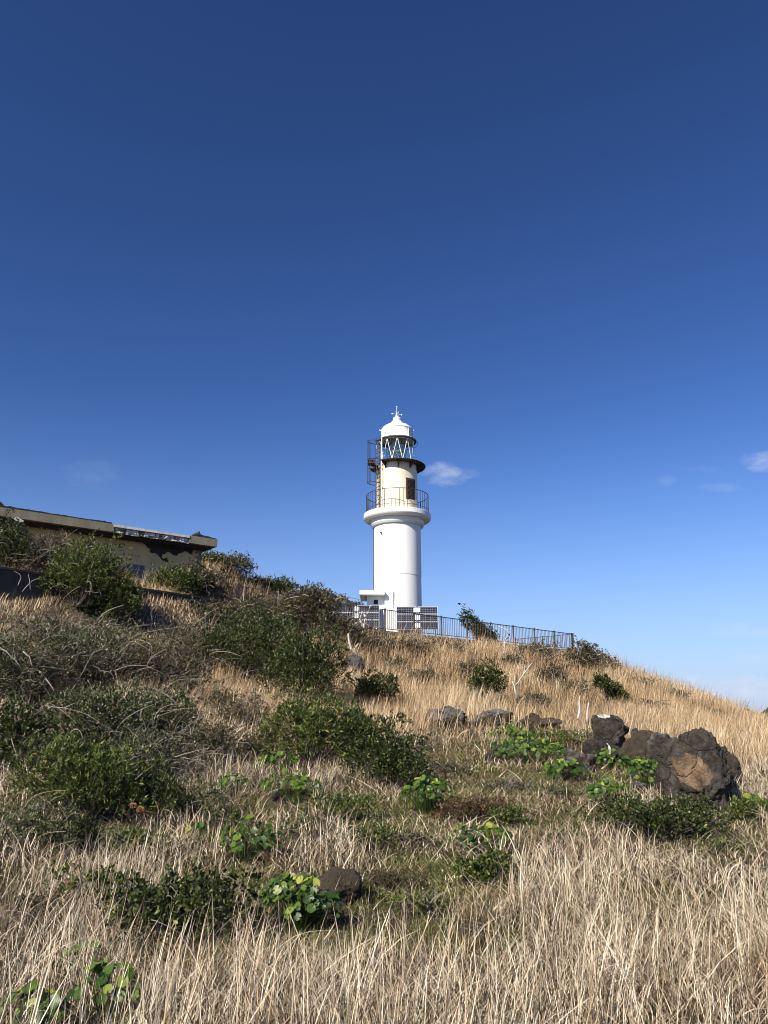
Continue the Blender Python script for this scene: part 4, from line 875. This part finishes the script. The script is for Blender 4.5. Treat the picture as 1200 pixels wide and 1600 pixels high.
bush('ground_cover', 'olive green mat right of the low row of rocks', 870, 1176, 64, 34, m_mid, L=.05, Wd=.02, cover=1.5, cap=8000, lobes=10, flat=.6, cat='ground cover', group=NR)

# ---------------------------------------------------------------- plants with glossy round leaves
def roundleaf(label, cx, py, hw, hp, n, size, group='glossy round leaved plants among the grass'):
    b = hit(cx, py); s = depth(b)/F; rx, hh = hw*s, hp*s; root = empty('round_leaf_plant', tuple(b), 0, label, 'plant', group)
    a = rng.uniform(0, 2*np.pi, n); r = rng.uniform(0, 1, n)**.5; x, y = rx*r*np.cos(a), rx*.8*r*np.sin(a)
    z = hh*(.35+.6*np.sqrt(np.clip(1-r**2*.9, 0, 1)))*rng.uniform(.65, 1.05, n) + (H(b[0]+x, b[1]+y)-b[2])
    P = np.stack([x, y, z], -1); nr = norm(np.stack([np.cos(a)*r*.8-.25, np.sin(a)*r*.6-.5, np.full(n, .9)], -1)+rng.normal(size=(n, 3))*.28)
    t1 = norm(np.cross(nr, rng.normal(size=(n, 3)))); t2 = np.cross(nr, t1); R = size*rng.uniform(.4, 1.15, n)*.5
    K = 12; th = np.linspace(.22, 2*np.pi-.22, K); rad = 1+.05*np.cos(5*th)
    rim = P[:, None] + (t1[:, None]*np.cos(th)[None, :, None] + t2[:, None]*np.sin(th)[None, :, None])*(R[:, None, None]*rad[None, :, None]) + nr[:, None]*(R[:, None, None]*(.10+.07*np.cos(3*th+1))[None, :, None])
    c = P + t1*R[:, None]*.1 - nr*R[:, None]*.06
    V = np.concatenate([c[:, None], rim], 1).reshape(-1, 3); i = (np.arange(n)*(K+1))[:, None, None]; k = np.arange(K-1)[None, :, None]
    f = (i + np.concatenate([0*k, k+1, k+2], -1)).reshape(-1, 3)
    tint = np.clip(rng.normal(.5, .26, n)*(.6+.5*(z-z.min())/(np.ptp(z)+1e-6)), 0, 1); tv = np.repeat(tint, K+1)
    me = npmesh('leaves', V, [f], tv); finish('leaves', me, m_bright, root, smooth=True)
    g = np.stack([x*.3, y*.3, 0*x], -1); tq = np.linspace(0, 1, 5)[None, :, None]; mid = (g+c)/2; mid[:, 2] += .25*hh
    Pp = g[:, None]*(1-tq)**2 + 2*mid[:, None]*tq*(1-tq) + c[:, None]*tq**2
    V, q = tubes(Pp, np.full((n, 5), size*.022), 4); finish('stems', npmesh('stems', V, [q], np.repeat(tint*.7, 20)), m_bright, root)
    OCC.append((b[0], b[1]+rx*.1, rx*.75, 0.0)); return root
roundleaf('dense near mound of glossy round leaves against the dark rock', 466, 1462, 68, 92, 210, .072)
roundleaf('large glossy round leaves at the bottom left corner', 38, 1640, 62, 90, 60, .075)
roundleaf('large glossy round leaves right of the bottom left corner plant', 165, 1600, 60, 92, 56, .065)
roundleaf('scattered round leaves between the bottom left leaves and the dark shrub', 120, 1540, 60, 60, 40, .055)
roundleaf('round leaved clump with leaves half shaded above the dark foreground shrub', 385, 1350, 54, 72, 80, .085)
roundleaf('small bright round leaves above the dark foreground shrub', 312, 1330, 26, 44, 18, .085)
roundleaf('single bright tuft of round leaves left of the small bright ones', 210, 1345, 16, 34, 9, .08)
roundleaf('bright round leaves under the narrow leaved shrub, upper tuft', 432, 1216, 38, 42, 80, .10)
roundleaf('bright round leaves under the narrow leaved shrub, lower tuft', 455, 1256, 48, 50, 110, .09)
roundleaf('round leaves in the shade at the left of the upper tuft', 362, 1245, 26, 38, 40, .09)
roundleaf('bright round leaved clump right of the central shrubs', 668, 1276, 42, 62, 130, .09)
roundleaf('round leaves just left above the grey topped rock', 832, 1198, 66, 44, 230, .10)
roundleaf('round leaves in the gap between the middle rocks and turf', 806, 1170, 44, 38, 120, .10)
roundleaf('round leaves climbing towards the grey topped rock', 886, 1222, 36, 36, 90, .10)
roundleaf('bright round leaves in the pocket beneath the brown tinted boulder', 958, 1212, 36, 40, 120, .09)
roundleaf('bright round leaves at the left foot of the largest boulder', 1012, 1236, 30, 52, 130, .085)
roundleaf('darker round leaves below the grey topped rock', 958, 1268, 38, 52, 120, .085)
roundleaf('round leaves in the front centre grass, left of the small leaved plant', 752, 1336, 52, 46, 90, .08)
roundleaf('round leaves at the right edge under the dark boulders', 1175, 1275, 28, 30, 30, .11)

# ---------------------------------------------------------------- bleached dead branches
m_greywood = M('grey_dead_wood', .8, (.3, .27, .23))
def dead(label, Y, lines, w, group='bleached dead branches', mat=None):
    p0 = at(*lines[0][0], Y); root = empty('dead_branch', tuple(p0), 0, label, 'dead branch', group); s = depth(p0)/F
    for ln in lines:
        mb = MB(); pts = [Vector(at(px, py, Y+random.uniform(-.1, .1))-p0) for px, py in ln]; fine = []
        for a, b in zip(pts, pts[1:]):
            for k in range(3): fine.append(a.lerp(b, k/3)+Vector([random.uniform(-1, 1)*s*.5 for _ in range(3)]))
        fine.append(pts[-1]); mb.tube(fine, w*s, 6, w*s*.35); mb.build('limb', mat or m_bleach, root, smooth=True)
dead('tall thin bleached branch standing just below the fence', 34.5, [[(564, 1030), (565, 1000), (568, 978), (572, 962), (579, 946)], [(568, 980), (562, 968), (566, 955)], [(571, 964), (568, 958)]], 2.4)
dead('crooked bleached stump above the rounded grey rock', 32, [[(556, 1034), (550, 1018), (546, 1005), (544, 990)], [(556, 1034), (553, 1014), (560, 1006)], [(552, 1022), (546, 1014)]], 3.2)
dead('twisted bleached branches on the ground right of the central shrubs', 20.5, [[(600, 1118), (606, 1128), (616, 1134), (626, 1132), (632, 1120)], [(618, 1134), (626, 1140), (634, 1134)], [(608, 1134), (616, 1140), (628, 1146)], [(600, 1122), (606, 1118)]], 3.0)
dead('slender bent bleached branch on the grass right of the lone shrub', 27, [[(805, 1098), (806, 1086), (804, 1074), (812, 1062), (822, 1048), (832, 1036)], [(806, 1076), (800, 1064)]], 1.8)
dead('short white upright dead stem, left of two above the boulders', 21, [[(903, 1124), (906, 1108), (905, 1096), (906, 1088)]], 2.2)
dead('short white upright dead stem, right of two above the boulders', 21, [[(917, 1128), (918, 1112), (920, 1098)]], 2.0)
dead('pale curved branch in front of the windswept fence shrub', 38, [[(786, 1040), (790, 1018), (788, 1002), (796, 992), (792, 984), (778, 978)]], 2.0)
dead('pale arched dead branch at the left edge of the left thicket', 15.2, [[(-6, 1008), (10, 1018), (22, 1030), (32, 1042)], [(62, 1050), (70, 1058), (78, 1068), (84, 1080)], [(36, 1018), (46, 1026), (50, 1040)]], 1.2, mat=m_greywood)
dead('branched grey dead twigs standing in the dark hollow of the left thicket', 12.5, [[(64, 1200), (60, 1160), (62, 1130), (58, 1108)], [(62, 1118), (80, 1104), (100, 1106), (130, 1114), (156, 1128)], [(60, 1112), (48, 1104), (34, 1092)], [(100, 1106), (118, 1098)]], .8, mat=m_greywood)
dead('long thin arching dead twig over the left thicket', 14.5, [[(108, 1086), (124, 1060), (140, 1030), (150, 1012)], [(178, 1048), (200, 1040), (228, 1040), (262, 1056)], [(250, 1078), (280, 1062), (318, 1060)], [(156, 1048), (172, 1050), (182, 1064), (186, 1086)]], .5, mat=m_greywood)
dead('bare arched stem standing in front of the dark wall', 25, [[(28, 915), (33, 902), (30, 896), (22, 893)], [(34, 925), (50, 908), (64, 902)], [(48, 922), (46, 905), (44, 897)]], .6, mat=m_greywood)
dead('looped bare stem in front of the wall right of the hanging shrub', 27.5, [[(238, 972), (236, 955), (246, 944), (258, 950), (256, 965)], [(305, 975), (330, 955), (345, 948)]], .5, mat=m_greywood)

# ---------------------------------------------------------------- dried flower heads
m_seed = leafmat('dried_flower_head', [(0, (.2, .09, .04)), (.5, (.42, .22, .10)), (1, (.6, .38, .2))], .7, .2)
for cx, py, tp, rr, lab in ((102, 1440, 1388, 8, 'orange brown dried flower head left of the foreground shrub'), (80, 1450, 1400, 6, 'smaller dried flower head at the left of the orange one'), (214, 1330, 1270, 7, 'dried flower head standing below the left thicket'), (203, 1325, 1264, 6, 'second dried flower head just left of the one below the thicket'), (242, 1428, 1394, 6, 'dried flower head within the dark foreground shrub')):
    b = hit(cx, py); s = depth(b)/F; root = empty('dried_flower', tuple(b), 0, lab, 'dried flower', 'dried flower heads'); hz = (py-tp)*s
    mb = MB(); mb.tube([(0, 0, 0), (.01, 0, hz*.5), (0, .01, hz)], .003, 5); mb.build('stem', m_twig, root)
    n = 160; d = rvec(n, -.4); V, f, tt = leaves(np.tile([0, .01, hz], (n, 1)), d, np.full(n, rr*s), np.full(n, rr*s*.35), rng.random(n)); finish('flower_head', npmesh('flower_head', V, f, tt), m_seed, root)
# ---------------------------------------------------------------- grass (nobody could count it)
OC = np.array(OCC)
def scatter(n, y0, y1, hfov=31.5):
    n = int(n*1.16); hfov += 5
    y = np.sqrt(rng.uniform(y0**2, y1**2, n)); x = (y+.8)*np.tan(np.radians(rng.uniform(-hfov, hfov, n)))
    z = H(x, y); return np.stack([x, y, z], -1)
def keep_out(P):
    k = np.ones(len(P), bool)
    for ox, oy, r, _ in OC:
        if r < .04: continue
        k &= ((P[:, 0]-ox)**2 + (P[:, 1]-oy)**2) > (r*.92)**2
    # compound, house
    q = P[:, :2]-fA[:2]; a = q@u; c = q@nb; k &= ~((a > -6.1) & (a < Lf+.2) & (c > -.2) & (c < 4.8))
    k &= ~((a > -6.1) & (a < Lf-6) & (c > 0) & (c < 8.5))
    q = P[:, :2]-eL[:2]; a = q@ux2; c = q@nE; k &= ~((a > -3) & (a < xc+.05) & (c > OV-.1) & (c < D_))
    q = P[:, :2]-wL[:2]; dw = dW/LW; nw = np.array([-dw[1], dw[0]]); a = q@dw; c = q@nw; k &= ~((a > -.1) & (a < LW+.1) & (c > -.08) & (c < .4))
    return k
# character of the ground by where it lies on the slope: (px, py of the ground, rx, ry, strength)
SHORT = [(470, 1500, 95, 70), (275, 1530, 130, 55), (770, 1160, 130, 50), (1090, 1330, 130, 40), (700, 1180, 60, 40), (120, 1640, 110, 70), (430, 1270, 70, 45), (385, 1390, 60, 40), (745, 1420, 70, 40), (150, 1330, 110, 50), (760, 1240, 210, 62), (960, 1215, 130, 60), (640, 1300, 120, 55), (840, 1290, 150, 45), (1090, 1290, 110, 45), (640, 1375, 90, 42), (560, 1270, 60, 60), (830, 1165, 90, 40), (420, 1400, 70, 45), (500, 1410, 60, 30)]
GREEN = [(680, 1480, 70, 40), (880, 1530, 80, 40), (60, 1420, 60, 50), (1050, 1560, 60, 40), (440, 1560, 60, 40), (330, 1540, 90, 40), (1000, 1420, 80, 50), (760, 1560, 90, 60), (200, 1330, 90, 30), (430, 1290, 70, 50), (1130, 1500, 60, 50), (560, 1500, 60, 50), (900, 1390, 70, 30), (640, 1385, 85, 50), (760, 1215, 60, 30), (860, 1290, 90, 25), (1090, 1300, 80, 30), (900, 1180, 90, 40), (700, 1240, 70, 40), (1180, 1290, 40, 40), (480, 1345, 60, 30), (560, 1300, 60, 50), (800, 1480, 90, 60), (300, 1370, 60, 20), (830, 1160, 60, 30)]
DARKP = [(60, 1370, 100, 60), (300, 1280, 90, 50), (330, 1180, 40, 90), (250, 1260, 110, 60), (60, 1270, 80, 60), (540, 1010, 60, 25), (860, 1060, 30, 30)]
def field(P, zones):
    px, py, _ = project(P); out = np.zeros(len(P))
    for cx, cy, rx, ry in zones: out = np.maximum(out, np.clip(1.6*(1-((px-cx)/rx)**2-((py-cy)/ry)**2), 0, 1))
    return out
def nearwall(P):
    q = P[:, :2]-wL[:2]; dw = dW/LW; nw = np.array([-dw[1], dw[0]]); a = q@dw; c = q@nw
    f1 = np.where((a > -2) & (a < LW+1), np.clip(1-np.abs(c+1.2)/3.4, 0, 1), 0)
    q = P[:, :2]-fA[:2]; a = q@u; c = q@nb
    return np.maximum(f1, np.where((a > -2) & (a < Lf+1), np.clip(1-np.abs(c+.6)/1.4, 0, 1)*.9, 0))
def clump(P, sc_, seed): return fbm(P[:, 0], P[:, 1], sc_, seed, 3)*2
def emit(name, sets, mat, label, cat):
    VV, QQ, TT = [], [], []; o = 0
    for V, q, t in sets: VV.append(V); QQ.append(q+o); TT.append(t); o += len(V)
    ob = finish(name, npmesh(name, np.concatenate(VV), [np.concatenate(QQ)], np.concatenate(TT)), mat); return tag(ob, label, cat, None, 'stuff')
WIND = .2
stalk, litter, gold, green = [], [], [], []
# standing dry stalks, near to middle
for y0, y1, n, wd, seg in ((1.15, 4.0, 2900, .0056, 6), (4.0, 8.0, 12000, .0057, 5), (8, 14, 18000, .0080, 4), (14, 24, 32000, .014, 4)):
    P = scatter(n, y0, y1, 34 if y0 < 5 else 31.5); P = P[keep_out(P)]; sh = field(P, SHORT); c = clump(P, 1.3, 31)
    dn = rng.random(len(P)) < (1-.76*sh)*(1-.3*field(P, GREEN))*np.clip(.7+1.9*c, .06, 1); P, sh, c = P[dn], sh[dn], c[dn]; m = len(P)
    nearf = np.clip((P[:, 1]-1.0)/3.0, .55, 1)
    h = rng.uniform(.14, .62 if y1 < 9 else .5, m)*(1+.7*c)*(1-.5*sh)*nearf; h *= np.where(P[:, 1] > 15, 1.15, 1)
    lean = np.abs(rng.normal(0, .16, m)) + (rng.random(m) < .25)*rng.uniform(.2, .65, m); an = rng.normal(WIND, 1.6, m)
    tint = np.clip(np.where(rng.random(m) < .4, rng.normal(.93, .07, m), rng.normal(.6, .2, m)), 0, 1)
    stalk.append(blades(P-[0, 0, .02], h, wd*rng.uniform(.55, 1.35, m), lean, an, rng.uniform(0, .16, m)+(rng.random(m) < .10)*.3, seg, .28, tint, bend=rng.normal(0, .03, m)))
# dead leaves hanging on the stalks, curling
for y0, y1, n, wd, ln in ((1.15, 4.0, 9000, .0044, .14), (4, 8, 56000, .0050, .15), (8, 14, 62000, .0090, .18), (14, 24, 42000, .015, .28)):
    P = scatter(n, y0, y1, 34 if y0 < 5 else 31.5); P = P[keep_out(P)]; sh = field(P, SHORT); c = clump(P, 1.3, 31)
    dn = rng.random(len(P)) < np.clip(.62+2.4*c, .05, 1)*(1-.25*field(P, GREEN)); P, sh, c = P[dn], sh[dn], c[dn]; m = len(P)
    P[:, 2] += (.02+rng.uniform(0, .24, m))*(1-.7*sh)*np.clip((P[:, 1]-.6)/3.0, .4, 1)
    h = ln*rng.uniform(.5, 1.3, m)*(1-.4*sh); lean = rng.uniform(.1, .9, m); an = rng.uniform(0, 6.28, m)
    tint = np.clip(rng.normal(.76, .17, m) - (rng.random(m) < .5)*.62, 0, 1)  # half the leaves darkened: shade between the stems is put into the tint
    stalk.append(blades(P, h, wd*rng.uniform(.5, 1.3, m), lean, an, rng.uniform(.1, .8, m), 4, .6, tint, bend=rng.normal(0, .12, m)))
# litter mat on the soil
for y0, y1, n, wd, ln in ((1.3, 4.0, 8000, .005, .12), (4, 8, 32000, .006, .14), (8, 14, 44000, .009, .18), (14, 24, 40000, .014, .24)):
    P = scatter(n, y0, y1, 33); P = P[keep_out(P)]; sh = field(P, SHORT); m = len(P)
    P[:, 2] += rng.uniform(-.01, .07, m); h = ln*rng.uniform(.4, 1.3, m); lean = rng.uniform(.55, .97, m)
    tint = np.clip(rng.normal(.13, .12, m) + sh*.2 + (rng.random(m) < .10)*.45, 0, 1)  # litter tinted dark, standing in for shadow in the gaps between stalks
    dl = rng.random(m) < np.clip(.75+1.5*clump(P, .9, 55), .15, 1); P, h, lean, tint = P[dl], h[dl], lean[dl], tint[dl]; m = len(P)
    litter.append(blades(P, h, wd*rng.uniform(.5, 1.4, m), lean, rng.uniform(0, 6.28, m), rng.uniform(-.1, .35, m), 3, .5, tint, bend=rng.normal(0, .1, m)))
for y0, y1, n, wd in ((1.5, 5, 800, .007), (5, 9, 2400, .0075), (9, 15, 3800, .009), (15, 22, 5000, .012)):
    P = scatter(n, y0, y1, 32); P = P[keep_out(P)]; sh = field(P, SHORT); c = clump(P, 1.6, 71)
    dn = rng.random(len(P)) < (1-.7*sh)*np.clip(.5+2.2*c, .03, 1); P = P[dn]; m = len(P)
    stalk.append(blades(P+[0, 0, .05], rng.uniform(.3, .6, m)*np.clip(P[:, 1]/4, .5, 1), wd*rng.uniform(.6, 1.3, m), rng.uniform(.25, .8, m), rng.uniform(0, 6.28, m), rng.uniform(.25, .8, m), 6, .7, np.clip(rng.normal(.86, .12, m), 0, 1), bend=rng.normal(0, .12, m)))
emit('dry_grass', stalk, m_dry, 'pale dry grass stalks and curled leaves covering the near slope', 'dry grass')
emit('straw_litter', litter, m_dry, 'mat of fallen straw lying on the soil between the plants', 'straw litter')
# golden tall grass on the upper slope and crest
for y0, y1, n, wd in ((17, 26, 60000, .015), (26, 36, 80000, .021), (36, 56, 110000, .028)):
    P = scatter(n, y0, y1, 30.5); P = P[keep_out(P)]; sh = field(P, SHORT); c = clump(P, 2.6, 51); dk = field(P, DARKP)
    dn = rng.random(len(P)) < (1-.9*sh)*(1-.6*dk)*np.clip(.8+.8*c, .25, 1); P, sh, c, dk = P[dn], sh[dn], c[dn], dk[dn]; m = len(P)
    c2 = clump(P, .8, 77)
    h = rng.uniform(.35, .95, m)*(1+.7*c+.3*c2)*.88*(1-.8*nearwall(P))
    lean = np.abs(rng.normal(.08, .14, m)); an = rng.normal(WIND, 1.2, m)
    tint = np.clip(rng.normal(.68, .18, m)+.6*c-.3*dk-(rng.random(m) < .3)*.45, 0, 1)
    gold.append(blades(P-[0, 0, .03], h, wd*rng.uniform(.5, 1.3, m), lean, an, rng.uniform(.0, .35, m), 4, .5, tint, bend=rng.normal(0, .06, m)))
P = scatter(7000, 30, 52, 30.5); P = P[keep_out(P)]; P = P[rng.random(len(P)) < (1-.9*nearwall(P))]; m = len(P)
gold.append(blades(P, rng.uniform(.8, 1.35, m), np.full(m, .017), np.abs(rng.normal(.1, .1, m)), rng.normal(WIND, .8, m), rng.uniform(.05, .3, m), 4, .3, np.clip(rng.normal(.45, .2, m), 0, 1)))
emit('golden_grass', gold, m_gold, 'tall golden dry grass on the upper slope and crest', 'dry grass')
# green and yellowing grass in the short turf
for y0, y1, n, wd, ln in ((1.3, 8.0, 50000, .006, .15), (8, 14, 85000, .010, .14), (14, 24, 50000, .015, .18)):
    P = scatter(n, y0, y1, 33); P = P[keep_out(P)]; g = np.maximum(field(P, GREEN)*.9, field(P, SHORT)*.6)+.30; c = clump(P, .9, 91)
    dn = rng.random(len(P)) < g*np.clip(.7+1.6*c, .08, 1.2); P, c = P[dn], c[dn]; m = len(P)
    h = ln*rng.uniform(.4, 1.4, m); tint = np.clip(rng.normal(.42, .2, m)+.3*c+(rng.random(m) < .15)*.3, 0, 1)
    green.append(blades(P, h, wd*rng.uniform(.5, 1.2, m), rng.uniform(.1, .7, m), rng.uniform(0, 6.28, m), rng.uniform(.1, .6, m), 4, .7, tint, bend=rng.normal(0, .08, m)))
emit('green_grass', green, m_greengrass, 'green and yellowing grass tufts in the short turf', 'grass')

# tiny leaved herbs and creepers between the straw
hv, hf, ht, o = [], [], [], 0
for y0, y1, n, L_ in ((1.3, 8, 32000, .022), (8, 14, 70000, .032), (14, 26, 60000, .045)):
    P = scatter(n, y0, y1, 33); P = P[keep_out(P)]; g_ = np.maximum(field(P, GREEN)*.8, field(P, SHORT)*.85)+.32; c = clump(P, .7, 131)
    dn = rng.random(len(P)) < g_*np.clip(.55+2.6*c, .03, 1); P, c = P[dn], c[dn]; m = len(P); k = 5
    Q = np.repeat(P, k, 0); Q[:, 2] += rng.uniform(.0, .07, m*k); Q[:, :2] += rng.normal(0, L_*1.1, (m*k, 2)); d = norm(rvec(m*k, -.1)+[0, 0, .35])
    tt = np.clip(np.repeat(rng.normal(.45, .25, m)+.3*clump(P, 2.0, 7), k)+rng.normal(0, .12, m*k), 0, 1)
    V, f, t = leaves(Q, d, np.full(m*k, L_)*rng.uniform(.6, 1.4, m*k), np.full(m*k, L_*.55), tt); hv.append(V); hf.append(f[0]+o); ht.append(t); o += len(V)
m_herb = leafmat('small_herb_leaf', [(0, (.03, .035, .012)), (.35, (.07, .085, .022)), (.6, (.15, .15, .05)), (.8, (.30, .25, .13)), (1, (.5, .42, .28))], .5, .2, .3)
tag(finish('low_herbs', npmesh('low_herbs', np.concatenate(hv), [np.concatenate(hf)], np.concatenate(ht)), m_herb), 'tiny leaved olive and straw coloured herbs carpeting the short turf', 'low herbs', None, 'stuff')
